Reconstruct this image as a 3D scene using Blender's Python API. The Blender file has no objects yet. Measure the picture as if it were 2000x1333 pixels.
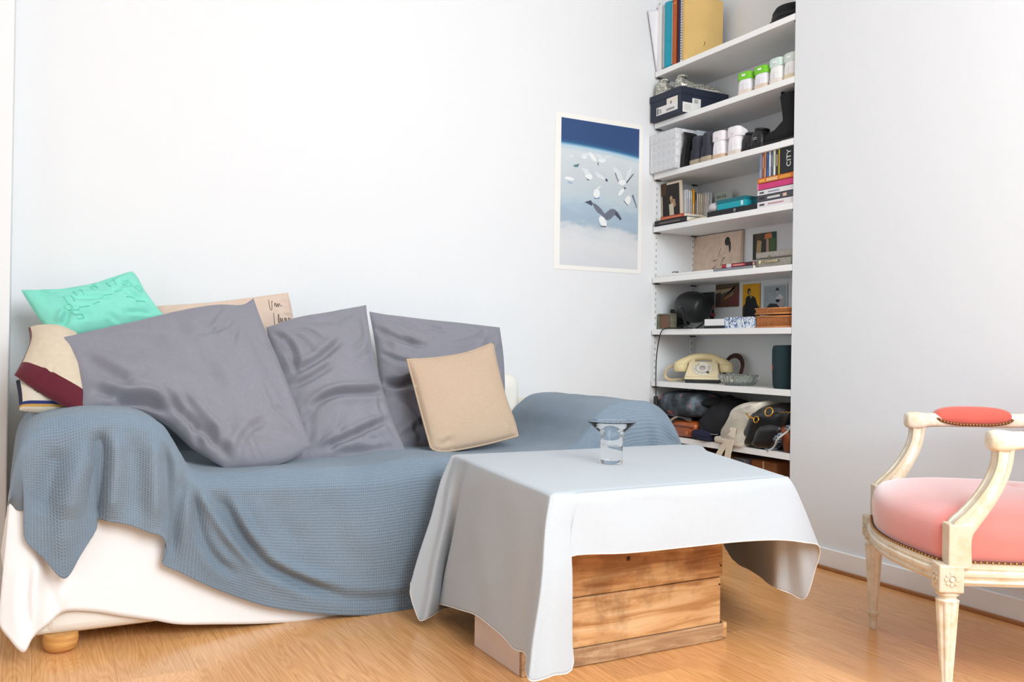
import bpy, bmesh, math, random
import numpy as np
from mathutils import Vector, Matrix, noise as mnoise

SC = bpy.context.scene
COL = SC.collection
random.seed(7)
PI = math.pi

# ------------------------------------------------------------------ camera
FPX = 1737.74                                   # focal length in pixels of the 2000 px frame
YAW, PIT, ROL = math.radians(28.577), math.radians(0.3226), math.radians(0.8205)
CAM = Vector((-2.7995, -3.6562, 0.8649))
FW = Vector((math.sin(YAW) * math.cos(PIT), math.cos(YAW) * math.cos(PIT), math.sin(PIT)))
_r = Vector((math.cos(YAW), -math.sin(YAW), 0))
_u = _r.cross(FW)
RT = _r * math.cos(ROL) + _u * math.sin(ROL)
UP = -_r * math.sin(ROL) + _u * math.cos(ROL)
cd = bpy.data.cameras.new('camera')
cd.sensor_width = 36
cd.lens = FPX * 36 / 2000
cd.clip_start = 0.05
cam = bpy.data.objects.new('camera', cd)
COL.objects.link(cam)
cam.matrix_world = Matrix(((RT.x, UP.x, -FW.x, CAM.x), (RT.y, UP.y, -FW.y, CAM.y), (RT.z, UP.z, -FW.z, CAM.z), (0, 0, 0, 1)))
SC.camera = cam

# ------------------------------------------------------------------ world, window light, exposure
W = bpy.data.worlds.new('sky')
SC.world = W
W.use_nodes = True
W.node_tree.nodes['Background'].inputs[0].default_value = (0.80, 0.90, 1.0, 1)
W.node_tree.nodes['Background'].inputs[1].default_value = 1.0


def area(name, loc, rot, sx, sy, watts, col):
    l = bpy.data.lights.new(name, 'AREA')
    l.shape = 'RECTANGLE'
    l.size, l.size_y, l.energy, l.color = sx, sy, watts, col
    o = bpy.data.objects.new(name, l)
    COL.objects.link(o)
    o.location = loc
    o.rotation_euler = rot
    return o


area('window_daylight', (-1.50, -4.52, 2.2), (PI / 2 - math.radians(30), 0, 0), 1.8, 1.8, 195, (0.885, 0.955, 1.0))
area('doorway_daylight', (-4.55, -3.0, 1.4), (PI / 2, 0, -PI / 2), 1.4, 1.9, 12, (0.92, 0.97, 1.0))
SC.view_settings.view_transform = 'Standard'
SC.view_settings.look = 'None'
SC.view_settings.gamma = 1.0
SC.view_settings.use_curve_mapping = False
SC.view_settings.exposure = -0.52
SC.cycles.max_bounces = 8
SC.cycles.diffuse_bounces = 4
SC.cycles.glossy_bounces = 3
SC.cycles.transmission_bounces = 8
SC.cycles.use_light_tree = False
SC.cycles.adaptive_threshold = 0.02


# ------------------------------------------------------------------ measuring: a pixel of the photo on a real plane
def ray(px, py):
    return (FW + RT * ((px - 1000) / FPX) + UP * ((666.5 - py) / FPX))


def at_x(px, py, x):
    d = ray(px, py)
    return CAM + d * ((x - CAM.x) / d.x)


def at_y(px, py, y):
    d = ray(px, py)
    return CAM + d * ((y - CAM.y) / d.y)


def at_z(px, py, z):
    d = ray(px, py)
    return CAM + d * ((z - CAM.z) / d.z)


def at_plane(px, py, p, n):
    d = ray(px, py)
    return CAM + d * ((p - CAM).dot(n) / d.dot(n))


# ------------------------------------------------------------------ materials
def lin(h):
    h = h.lstrip('#')
    c = [int(h[i:i + 2], 16) / 255 for i in (0, 2, 4)]
    return [x / 12.92 if x <= 0.04045 else ((x + 0.055) / 1.055) ** 2.4 for x in c]


MATS = {}


def mat(hexc, rough=0.6, metal=0.0, var=0.0, vs=20, bump=0.0, bs=200, sheen=0.0, trans=0.0, ior=1.45, coat=0.0, key=None, c2=None, stretch=None):
    k = key or (hexc, rough, metal, var, vs, bump, bs, sheen, trans, coat, c2, stretch)
    if k in MATS:
        return MATS[k]
    m = bpy.data.materials.new('m_%d' % len(MATS))
    m.use_nodes = True
    nt = m.node_tree
    b = nt.nodes['Principled BSDF']
    c = lin(hexc)
    b.inputs['Base Color'].default_value = (*c, 1)
    b.inputs['Roughness'].default_value = rough
    b.inputs['Metallic'].default_value = metal
    b.inputs['IOR'].default_value = ior
    b.inputs['Transmission Weight'].default_value = trans
    b.inputs['Coat Weight'].default_value = coat
    if sheen:
        b.inputs['Sheen Weight'].default_value = sheen
        b.inputs['Sheen Roughness'].default_value = 0.5
    if var or bump:
        tc = nt.nodes.new('ShaderNodeTexCoord')
        src = tc.outputs['Object']
        if stretch:
            mp = nt.nodes.new('ShaderNodeMapping')
            mp.inputs['Scale'].default_value = stretch
            nt.links.new(src, mp.inputs['Vector'])
            src = mp.outputs['Vector']
    if var or c2:
        if not (var or bump):
            tc = nt.nodes.new('ShaderNodeTexCoord')
            src = tc.outputs['Object']
        nz = nt.nodes.new('ShaderNodeTexNoise')
        nz.inputs['Scale'].default_value = vs
        nz.inputs['Detail'].default_value = 4
        nt.links.new(src, nz.inputs['Vector'])
        rp = nt.nodes.new('ShaderNodeValToRGB')
        d = lin(c2) if c2 else [max(0, x * (1 - var)) for x in c]
        e = c if c2 else [min(1, x * (1 + var)) for x in c]
        rp.color_ramp.elements[0].position = 0.35
        rp.color_ramp.elements[1].position = 0.65
        rp.color_ramp.elements[0].color = (*d, 1)
        rp.color_ramp.elements[1].color = (*e, 1)
        nt.links.new(nz.outputs['Fac'], rp.inputs['Fac'])
        nt.links.new(rp.outputs['Color'], b.inputs['Base Color'])
    if bump:
        n2 = nt.nodes.new('ShaderNodeTexNoise')
        n2.inputs['Scale'].default_value = bs
        n2.inputs['Detail'].default_value = 3
        nt.links.new(src, n2.inputs['Vector'])
        bp = nt.nodes.new('ShaderNodeBump')
        bp.inputs['Strength'].default_value = bump
        bp.inputs['Distance'].default_value = 0.004
        nt.links.new(n2.outputs['Fac'], bp.inputs['Height'])
        nt.links.new(bp.outputs['Normal'], b.inputs['Normal'])
    MATS[k] = m
    return m


def node_mat(name):
    m = bpy.data.materials.new(name)
    m.use_nodes = True
    return m, m.node_tree, m.node_tree.nodes['Principled BSDF']


def N(nt, kind, **kw):
    n = nt.nodes.new(kind)
    for k, v in kw.items():
        if k in n.inputs:
            n.inputs[k].default_value = v
        else:
            setattr(n, k, v)
    return n


def ramp(nt, stops, fac):
    r = nt.nodes.new('ShaderNodeValToRGB')
    e = r.color_ramp.elements
    while len(e) < len(stops):
        e.new(0.5)
    for i, (p, c) in enumerate(stops):
        e[i].position = p
        e[i].color = (*lin(c), 1)
    nt.links.new(fac, r.inputs['Fac'])
    return r.outputs['Color']


def wood_floor_mat():
    m, nt, b = node_mat('laminate_oak')
    L = nt.links.new
    tc = N(nt, 'ShaderNodeTexCoord')
    oi = N(nt, 'ShaderNodeObjectInfo')
    cmb = N(nt, 'ShaderNodeCombineXYZ')
    mul = N(nt, 'ShaderNodeMath', operation='MULTIPLY')
    mul.inputs[1].default_value = 37.0
    L(oi.outputs['Random'], mul.inputs[0])
    L(mul.outputs[0], cmb.inputs['X'])
    L(mul.outputs[0], cmb.inputs['Y'])
    add = N(nt, 'ShaderNodeVectorMath', operation='ADD')
    L(tc.outputs['Object'], add.inputs[0])
    L(cmb.outputs[0], add.inputs[1])
    mp = N(nt, 'ShaderNodeMapping')
    mp.inputs['Scale'].default_value = (9, 0.75, 1)
    L(add.outputs[0], mp.inputs['Vector'])
    n1 = N(nt, 'ShaderNodeTexNoise', Scale=1.1, Detail=2.0, Distortion=0.6)
    L(mp.outputs[0], n1.inputs['Vector'])
    sc_ = N(nt, 'ShaderNodeMath', operation='MULTIPLY')
    sc_.inputs[1].default_value = 26.0
    L(n1.outputs['Fac'], sc_.inputs[0])
    fr = N(nt, 'ShaderNodeMath', operation='FRACT')
    L(sc_.outputs[0], fr.inputs[0])
    mp2 = N(nt, 'ShaderNodeMapping')
    mp2.inputs['Scale'].default_value = (220, 4, 1)
    L(add.outputs[0], mp2.inputs['Vector'])
    n2 = N(nt, 'ShaderNodeTexNoise', Scale=1.0, Detail=4.0)
    L(mp2.outputs[0], n2.inputs['Vector'])
    c1 = ramp(nt, [(0.0, '#cf9663'), (0.45, '#efb984'), (0.8, '#e4ab78'), (1.0, '#cf9663')], fr.outputs[0])
    c2 = ramp(nt, [(0.3, '#cd9563'), (0.6, '#f2c093')], n2.outputs['Fac'])
    mx = N(nt, 'ShaderNodeMixRGB', blend_type='MIX')
    mx.inputs[0].default_value = 0.55
    L(c1, mx.inputs[1])
    L(c2, mx.inputs[2])
    hv = N(nt, 'ShaderNodeHueSaturation')
    mr = N(nt, 'ShaderNodeMapRange')
    mr.inputs['To Min'].default_value = 0.9
    mr.inputs['To Max'].default_value = 1.12
    L(oi.outputs['Random'], mr.inputs[0])
    L(mr.outputs[0], hv.inputs['Value'])
    hv.inputs['Saturation'].default_value = 1.1
    L(mx.outputs[0], hv.inputs['Color'])
    L(hv.outputs[0], b.inputs['Base Color'])
    b.inputs['Roughness'].default_value = 0.22
    bp = N(nt, 'ShaderNodeBump', Strength=0.06, Distance=0.002)
    L(n2.outputs['Fac'], bp.inputs['Height'])
    L(bp.outputs[0], b.inputs['Normal'])
    return m


def crate_wood_mat(a, c, d, seed):
    m, nt, b = node_mat('crate_wood_%d' % seed)
    L = nt.links.new
    tc = N(nt, 'ShaderNodeTexCoord')
    mp = N(nt, 'ShaderNodeMapping')
    mp.inputs['Location'].default_value = (seed * 3.1, seed, seed * 0.7)
    mp.inputs['Scale'].default_value = (2.2, 14, 22)
    L(tc.outputs['Object'], mp.inputs['Vector'])
    n1 = N(nt, 'ShaderNodeTexNoise', Scale=1.6, Detail=6.0, Distortion=1.2)
    L(mp.outputs[0], n1.inputs['Vector'])
    c1 = ramp(nt, [(0.30, d), (0.5, a), (0.68, c)], n1.outputs['Fac'])
    n2 = N(nt, 'ShaderNodeTexNoise', Scale=5.0, Detail=6.0, Roughness=0.7)
    L(tc.outputs['Object'], n2.inputs['Vector'])
    c2 = ramp(nt, [(0.40, '#8d6f55'), (0.52, '#ffffff')], n2.outputs['Fac'])
    mx = N(nt, 'ShaderNodeMixRGB', blend_type='MULTIPLY')
    mx.inputs[0].default_value = 0.45
    L(c1, mx.inputs[1])
    L(c2, mx.inputs[2])
    L(mx.outputs[0], b.inputs['Base Color'])
    b.inputs['Roughness'].default_value = 0.6
    bp = N(nt, 'ShaderNodeBump', Strength=0.25, Distance=0.002)
    L(n1.outputs['Fac'], bp.inputs['Height'])
    L(bp.outputs[0], b.inputs['Normal'])
    return m


def waffle_mat():
    """grey-blue waffle weave: little square cells on the cloth's own uv, in metres"""
    m, nt, b = node_mat('waffle_throw')
    L = nt.links.new
    uv = N(nt, 'ShaderNodeUVMap')
    sep = N(nt, 'ShaderNodeSeparateXYZ')
    L(uv.outputs[0], sep.inputs[0])
    outs = []
    for ax in ('X', 'Y'):
        k = N(nt, 'ShaderNodeMath', operation='MULTIPLY')
        k.inputs[1].default_value = 2 * PI / 0.007
        L(sep.outputs[ax], k.inputs[0])
        s = N(nt, 'ShaderNodeMath', operation='SINE')
        L(k.outputs[0], s.inputs[0])
        outs.append(s.outputs[0])
    mxm = N(nt, 'ShaderNodeMath', operation='MAXIMUM')
    L(outs[0], mxm.inputs[0])
    L(outs[1], mxm.inputs[1])
    nz = N(nt, 'ShaderNodeTexNoise', Scale=3.0, Detail=3.0)
    L(uv.outputs[0], nz.inputs['Vector'])
    c = ramp(nt, [(0.3, '#7b8c9b'), (0.7, '#8797a5')], nz.outputs['Fac'])
    c2 = ramp(nt, [(0.0, '#b4bac0'), (1.0, '#ffffff')], mxm.outputs[0])
    mx = N(nt, 'ShaderNodeMixRGB', blend_type='MULTIPLY')
    mx.inputs[0].default_value = 0.35
    L(c, mx.inputs[1])
    L(c2, mx.inputs[2])
    L(mx.outputs[0], b.inputs['Base Color'])
    b.inputs['Roughness'].default_value = 0.95
    b.inputs['Sheen Weight'].default_value = 0.15
    bp = N(nt, 'ShaderNodeBump', Strength=0.4, Distance=0.003)
    L(mxm.outputs[0], bp.inputs['Height'])
    L(bp.outputs[0], b.inputs['Normal'])
    return m


WALL = mat('#eaebec', 0.9, bump=0.06, bs=90)
WALL_R = mat('#e6e8ea', 0.9, bump=0.08, bs=70)
WHITE = mat('#f2f1ef', 0.5)
SHELF = mat('#f3f2f0', 0.42)
RAIL = mat('#ececea', 0.45)
DARK = mat('#2a2a2b', 0.6)
BLACK = mat('#121214', 0.55)
PAPER = mat('#f2efe8', 0.8)
PAGES = mat('#ece4d2', 0.85, var=0.06, vs=90, stretch=(1, 12, 12))
FLOOR = wood_floor_mat()


# ------------------------------------------------------------------ geometry
class MB:
    def __init__(s):
        s.v, s.f, s.m, s.uv = [], [], [], {}

    def add(s, V, F, mi=0):
        o = len(s.v)
        s.v += [tuple(p) for p in V]
        s.f += [tuple(i + o for i in q) for q in F]
        s.m += [mi] * len(F)
        return o

    def box(s, c, d, rot=None, mi=0, taper=1.0):
        x, y, z = d[0] / 2, d[1] / 2, d[2] / 2
        V = []
        for k in (-1, 1):
            t = taper if k > 0 else 1.0
            V += [Vector((-x * t, -y * t, k * z)), Vector((x * t, -y * t, k * z)), Vector((x * t, y * t, k * z)), Vector((-x * t, y * t, k * z))]
        if rot:
            V = [rot @ p for p in V]
        V = [p + Vector(c) for p in V]
        s.add(V, [(3, 2, 1, 0), (4, 5, 6, 7), (0, 1, 5, 4), (1, 2, 6, 5), (2, 3, 7, 6), (3, 0, 4, 7)], mi)
        return s

    def bar(s, x0, x1, y0, y1, z0, z1, mi=0):
        return s.box(((x0 + x1) / 2, (y0 + y1) / 2, (z0 + z1) / 2), (abs(x1 - x0), abs(y1 - y0), abs(z1 - z0)), mi=mi)

    def tube(s, pts, r, seg=8, closed=False, mi=0, flat=1.0):
        P = [Vector(p) for p in pts]
        n = len(P)
        rs = r if isinstance(r, (list, tuple)) else [r] * n
        ref = None
        V = []
        for i, p in enumerate(P):
            a = P[(i - 1) % n] if closed or i > 0 else p
            b = P[(i + 1) % n] if closed or i < n - 1 else p
            t = (b - a)
            t = t.normalized() if t.length > 1e-9 else Vector((0, 0, 1))
            if ref is None:
                ref = Vector((0, 0, 1)) if abs(t.z) < 0.9 else Vector((1, 0, 0))
            e1 = t.cross(ref)
            e1 = e1.normalized() if e1.length > 1e-6 else Vector((1, 0, 0))
            e2 = e1.cross(t)
            ref = e2
            for k in range(seg):
                an = 2 * PI * k / seg
                V.append(p + e1 * (math.cos(an) * rs[i]) + e2 * (math.sin(an) * rs[i] * flat))
        F = []
        for i in range(n if closed else n - 1):
            for k in range(seg):
                a, b = i * seg + k, i * seg + (k + 1) % seg
                c, d = ((i + 1) % n) * seg + (k + 1) % seg, ((i + 1) % n) * seg + k
                F.append((a, b, c, d))
        if not closed:
            F.append(tuple(range(seg))[::-1])
            F.append(tuple((n - 1) * seg + k for k in range(seg)))
        s.add(V, F, mi)
        return s

    def lathe(s, prof, seg=24, c=(0, 0, 0), mi=0, rot=None):
        V, F = [], []
        n = len(prof)
        for r, z in prof:
            for k in range(seg):
                a = 2 * PI * k / seg
                p = Vector((r * math.cos(a), r * math.sin(a), z))
                if rot:
                    p = rot @ p
                V.append(p + Vector(c))
        for i in range(n - 1):
            for k in range(seg):
                F.append((i * seg + k, i * seg + (k + 1) % seg, (i + 1) * seg + (k + 1) % seg, (i + 1) * seg + k))
        F.append(tuple(range(seg))[::-1])
        F.append(tuple((n - 1) * seg + k for k in range(seg)))
        s.add(V, F, mi)
        return s

    def loft(s, rings, mi=0, cap=True):
        k = len(rings[0])
        V = [p for r in rings for p in r]
        F = []
        for i in range(len(rings) - 1):
            for j in range(k):
                F.append((i * k + j, i * k + (j + 1) % k, (i + 1) * k + (j + 1) % k, (i + 1) * k + j))
        if cap:
            F.append(tuple(range(k))[::-1])
            F.append(tuple((len(rings) - 1) * k + j for j in range(k)))
        s.add(V, F, mi)
        return s

    def prism(s, poly, o, u, w, d, mi=0):
        """polygon in (u, w) extruded by vector d from origin o"""
        o, u, w, d = Vector(o), Vector(u), Vector(w), Vector(d)
        n = len(poly)
        A = [o + u * a + w * b for a, b in poly]
        B = [p + d for p in A]
        F = [tuple(range(n))[::-1], tuple(range(n, 2 * n))]
        for i in range(n):
            j = (i + 1) % n
            F.append((i, j, n + j, n + i))
        s.add(A + B, F, mi)
        return s

    def poly(s, pts, mi=0):
        s.add(pts, [tuple(range(len(pts)))], mi)
        return s

    def grid(s, G, mi=0, flip=False):
        """G: array nu x nv x 3"""
        nu, nv = G.shape[:2]
        F = []
        for i in range(nu - 1):
            for j in range(nv - 1):
                q = (i * nv + j, (i + 1) * nv + j, (i + 1) * nv + j + 1, i * nv + j + 1)
                F.append(q[::-1] if flip else q)
        s.add([tuple(p) for p in G.reshape(-1, 3)], F, mi)
        return s

    def build(s, name, mats, parent=None, smooth=False, bevel=0.0, solid=0.0, uv=None, sub=0, seg=2, world=False, weld=False, auto=None):
        me = bpy.data.meshes.new(name)
        V = s.v
        if world and parent is not None:
            l = parent.location
            V = [(p[0] - l.x, p[1] - l.y, p[2] - l.z) for p in V]
        me.from_pydata([tuple(p) for p in V], [], s.f)
        if not isinstance(mats, (list, tuple)):
            mats = [mats]
        for m in mats:
            me.materials.append(m)
        if len(mats) > 1:
            me.polygons.foreach_set('material_index', s.m)
        if uv is not None:
            lay = me.uv_layers.new(name='UVMap')
            idx = np.zeros(len(me.loops), dtype=np.int32)
            me.loops.foreach_get('vertex_index', idx)
            lay.data.foreach_set('uv', np.asarray(uv, dtype=np.float32)[idx].ravel())
        bm = bmesh.new()
        bm.from_mesh(me)
        if weld:
            bmesh.ops.remove_doubles(bm, verts=bm.verts, dist=1e-5)
        bmesh.ops.recalc_face_normals(bm, faces=bm.faces)
        bm.to_mesh(me)
        bm.free()
        if smooth:
            me.polygons.foreach_set('use_smooth', [True] * len(me.polygons))
        o = bpy.data.objects.new(name, me)
        COL.objects.link(o)
        if parent is not None:
            o.parent = parent
        if auto and smooth:
            me.set_sharp_from_angle(angle=math.radians(auto))
        if solid:
            md = o.modifiers.new('solid', 'SOLIDIFY')
            md.thickness = solid
            md.offset = 0
        if bevel:
            md = o.modifiers.new('bevel', 'BEVEL')
            md.width = bevel
            md.segments = seg
            md.limit_method = 'ANGLE'
            md.angle_limit = math.radians(40)
        if sub:
            md = o.modifiers.new('sub', 'SUBSURF')
            md.levels = md.render_levels = sub
        return o


def tag(o, label, cat, group=None):
    o['label'] = label
    o['category'] = cat
    if group:
        o['group'] = group
    return o


def thing(name, label, cat, loc=(0, 0, 0), rz=0.0, group=None, rot=None):
    o = bpy.data.objects.new(name, None)
    COL.objects.link(o)
    o.empty_display_size = 0.05
    o.location = loc
    o.rotation_euler = rot if rot else (0, 0, rz)
    return tag(o, label, cat, group)


def struct(o):
    o['kind'] = 'structure'
    return o


def dup(root, loc, rz, label, group=None):
    r = root.copy()
    COL.objects.link(r)
    r.location = loc
    r.rotation_euler = (0, 0, rz)
    r['label'] = label
    if group:
        r['group'] = group
    for ch in list(root.children):
        c = ch.copy()
        COL.objects.link(c)
        c.parent = r
        for g in list(ch.children):
            d = g.copy()
            COL.objects.link(d)
            d.parent = c
    return r


def catmull(P, n):
    """open Catmull-Rom through rows of P (k x d), n samples evenly in parameter"""
    P = np.asarray(P, float)
    k = len(P)
    out = []
    for t in np.linspace(0, k - 1, n):
        i = min(int(t), k - 2)
        f = t - i
        p0, p1, p2, p3 = P[max(i - 1, 0)], P[i], P[i + 1], P[min(i + 2, k - 1)]
        out.append(0.5 * ((2 * p1) + (-p0 + p2) * f + (2 * p0 - 5 * p1 + 4 * p2 - p3) * f * f + (-p0 + 3 * p1 - 3 * p2 + p3) * f ** 3))
    return np.array(out)


def resample(P, n):
    """polyline to n points evenly along its length"""
    P = np.asarray(P, float)
    L = np.r_[0, np.cumsum(np.linalg.norm(np.diff(P, axis=0), axis=1))]
    t = np.linspace(0, L[-1], n)
    return np.stack([np.interp(t, L, P[:, k]) for k in range(P.shape[1])], 1)


def smooth_curve(P, n):
    P = np.asarray(P, float)
    if len(P) > 2:
        P = catmull(P, 12 * len(P))
    return resample(P, n)


def creases(P2, items):
    """sum of fold lines over 2-D points; each item: (polyline, width, depth)"""
    D = np.zeros(len(P2))
    for pts, w, dep in items:
        C = smooth_curve(pts, max(8, 6 * len(pts)))
        best = np.full(len(P2), 1e9)
        sgn = np.zeros(len(P2))
        par = np.zeros(len(P2))
        n = len(C) - 1
        for i in range(n):
            a, b = C[i], C[i + 1]
            ab = b - a
            t = np.clip(((P2 - a) @ ab) / (ab @ ab + 1e-12), 0, 1)
            q = a + t[:, None] * ab
            dv = P2 - q
            d = np.hypot(dv[:, 0], dv[:, 1])
            up = d < best
            best = np.where(up, d, best)
            sgn = np.where(up, np.sign(ab[0] * dv[:, 1] - ab[1] * dv[:, 0]), sgn)
            par = np.where(up, (i + t) / n, par)
        tap = np.clip(np.sin(np.clip(par, 0.02, 0.98) * PI) * 1.6, 0, 1)
        sd = best * sgn
        D += dep * tap * (-np.exp(-(best / w) ** 2) + 0.75 * np.exp(-((sd - 1.7 * w) / (1.1 * w)) ** 2) + 0.3 * np.exp(-((sd + 1.9 * w) / (1.2 * w)) ** 2))
    return D


def text_obj(txt, size, m, parent, mw, name='lettering', extrude=0.0003):
    cu = bpy.data.curves.new('t', 'FONT')
    cu.body = txt
    cu.size = size
    cu.align_x = 'CENTER'
    cu.align_y = 'CENTER'
    cu.extrude = extrude
    to = bpy.data.objects.new('t', cu)
    COL.objects.link(to)
    dg = bpy.context.evaluated_depsgraph_get()
    me = bpy.data.meshes.new_from_object(to.evaluated_get(dg))
    bpy.data.objects.remove(to)
    bpy.data.curves.remove(cu)
    me.name = name
    me.transform(mw)
    me.materials.clear()
    me.materials.append(m)
    o = bpy.data.objects.new(name, me)
    COL.objects.link(o)
    if parent is not None:
        o.parent = parent
    return o


# ================================================================== THE SETTING
CEIL = 3.25
XL, YB = -4.6, -4.4            # far left wall of the room, wall behind the camera
NW, ND = 0.954, 0.295          # alcove width and depth
# floor: a base slab with laminate planks on it, running along Y
fl = MB().bar(XL, ND, YB, 0, -0.06, -0.0125).build('floor', mat('#7a5a3c', 0.7))
struct(fl)
PW, PL = 0.192, 1.285
pm = {}
row = 0
x = 0.012
x = ND
while x > XL + 0.01:
    w = min(PW, x - XL)
    y = 0.0 - random.choice((0.31, 0.62, 0.93, 1.2, 0.48)) * 1.0
    ys = [0.0]
    while y > YB:
        ys.append(y)
        y -= PL
    ys.append(YB)
    for a, b in zip(ys[:-1], ys[1:]):
        key = (round(w, 4), round(a - b, 3))
        ln = a - b
        if key not in pm:
            o = MB().box((0, 0, -0.006), (w - 0.0003, ln - 0.0003, 0.012)).build('plank', FLOOR, fl, bevel=0.0004, seg=1)
            pm[key] = o
        else:
            o = pm[key].copy()
            COL.objects.link(o)
            o.parent = fl
        o.location = (x - w / 2, (a + b) / 2, 0.0)
    x -= w
struct(MB().bar(XL, ND, YB, 0, CEIL, CEIL + 0.1).build('ceiling', mat('#f6f6f6', 0.9)))
# wall behind the sofa, continuing into the alcove as its left cheek
struct(MB().bar(XL, ND, 0, 0.12, 0, CEIL).build('wall_back', WALL))
# right wall with the alcove let into it
rw = MB()
rw.bar(0, ND, YB, -NW, 0, CEIL)
struct(rw.build('wall_right', WALL_R))
struct(MB().bar(ND, ND + 0.1, YB, 0.12, 0, CEIL).build('wall_alcove', WALL))
# short return of wall beside the sofa
struct(MB().bar(-3.05, -2.853, -0.25, 0, 0, CEIL).build('wall_left', WALL, bevel=0.004))
struct(MB().bar(-3.055, -2.849, -0.257, 0, 0, 0.075).build('baseboard_left', WHITE, bevel=0.002))
struct(MB().bar(XL - 0.1, XL, YB, -3.7, 0, CEIL).bar(XL - 0.1, XL, -2.3, 0.12, 0, CEIL).bar(XL - 0.1, XL, -3.7, -2.3, 2.35, CEIL).build('wall_far', WALL))
# wall behind the camera with the big window
rb = MB()
rb.bar(XL, -2.45, YB - 0.1, YB, 0, CEIL).bar(-0.55, ND + 0.1, YB - 0.1, YB, 0, CEIL).bar(-2.45, -0.55, YB - 0.1, YB, 0, 1.2).bar(-2.45, -0.55, YB - 0.1, YB, 3.15, CEIL)
struct(rb.build('wall_rear', WALL))
wf = MB()
wf.bar(-2.45, -0.55, YB - 0.06, YB - 0.02, 1.2, 1.25).bar(-2.45, -0.55, YB - 0.06, YB - 0.02, 3.10, 3.15)
for xx in (-2.45, -1.525, -0.60):
    wf.bar(xx, xx + 0.05, YB - 0.06, YB - 0.02, 1.25, 3.10)
struct(wf.build('window_1', WHITE))
# baseboard and wooden bead along the right wall
struct(MB().bar(-0.014, 0, YB, -NW, 0, 0.082).build('baseboard_right', mat('#f2f1f0', 0.45), bevel=0.003))
struct(MB().bar(-0.026, -0.014, YB, -NW, 0, 0.014).build('trim_1', mat('#a8734a', 0.4), bevel=0.003))
struct(MB().bar(XL, ND, -0.012, 0, 0, 0.075).build('baseboard_back', WHITE, bevel=0.002))

# ------------------------------------------------------------------ shelving
SZ = [2.249, 1.985, 1.725, 1.456, 1.197, 0.933, 0.671, 0.404]
TH = 0.027
ST = [z + TH for z in SZ]
sn = ['top shelf board, under the folders and the black hat', 'second shelf board from the top, under the navy shoebox',
      'third shelf board, under the patterned box and the black boots', 'fourth shelf board, under the paperbacks and stacked books',
      'fifth shelf board, under the pink canvas and the tin suitcase', 'sixth shelf board, under the black spot lamp and wicker boxes',
      'seventh shelf board, under the telephone and the glass ashtray', 'lowest shelf board, under the heap of bags']
for z, l in zip(SZ, sn):
    t = thing('shelf_board', 'white ' + l, 'shelf', (0, 0, z), group='white shelf boards of the alcove')
    MB().bar(0.0, ND - 0.004, -NW + 0.003, -0.009, 0, TH).build('board', SHELF, t, bevel=0.0015)
    MB().bar(-0.0006, 0.0, -NW + 0.003, -0.009, 0.0005, TH - 0.0005).build('edge_strip', mat('#f6f5f3', 0.4), t)
    for bx in (0.022, 0.262):
        for by in (-0.014, -NW + 0.008):
            MB().bar(bx - 0.016, bx + 0.016, by - 0.006, by + 0.004, -0.007, 0.0).build('clip', mat('#5a5a56', 0.5, 0.6), t)
rl = [('slotted white metal rail at the front of the alcove, nearest the poster', 0.022, -0.0), ('slotted white metal rail deep in the alcove corner behind the lamp', 0.262, -0.0),
      ('slotted white metal rail at the front by the right wall', 0.022, -NW), ('slotted white metal rail at the back by the right wall', 0.262, -NW)]
sl = {}
for l, rx, ry in rl:
    sgn = -1 if ry == 0 else 1
    t = thing('shelf_rail', l, 'rail', (rx, ry, 0.36), group='slotted shelf rails')
    MB().bar(-0.0095, 0.0095, sgn * 0.0005, sgn * 0.006, 0, 2.3).build('channel', RAIL, t, bevel=0.0015)
    q = MB()
    for k in range(72):
        q.bar(-0.003, 0.003, sgn * 0.0055, sgn * 0.0066, 0.02 + k * 0.0316, 0.02 + k * 0.0316 + 0.013)
    so = q.build('slots', mat('#b0b0af', 0.7), t)
    so['kind'] = 'stuff'

# ------------------------------------------------------------------ poster
PXa, PXb, PZa, PZb = -0.589, -0.0695, 1.240, 1.997
t = thing('poster', 'paper poster of gulls flying over pale blue sea, on the white wall', 'poster', (PXa, -0.0005, PZa))
MB().bar(0, PXb - PXa, -0.0015, -0.0005, 0, PZb - PZa).build('sheet', mat('#f5f2ec', 0.7), t)
pw, ph = PXb - PXa, PZb - PZa
ix0, ix1, iz0, iz1 = 0.034, pw - 0.022, 0.021, ph - 0.024


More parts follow.
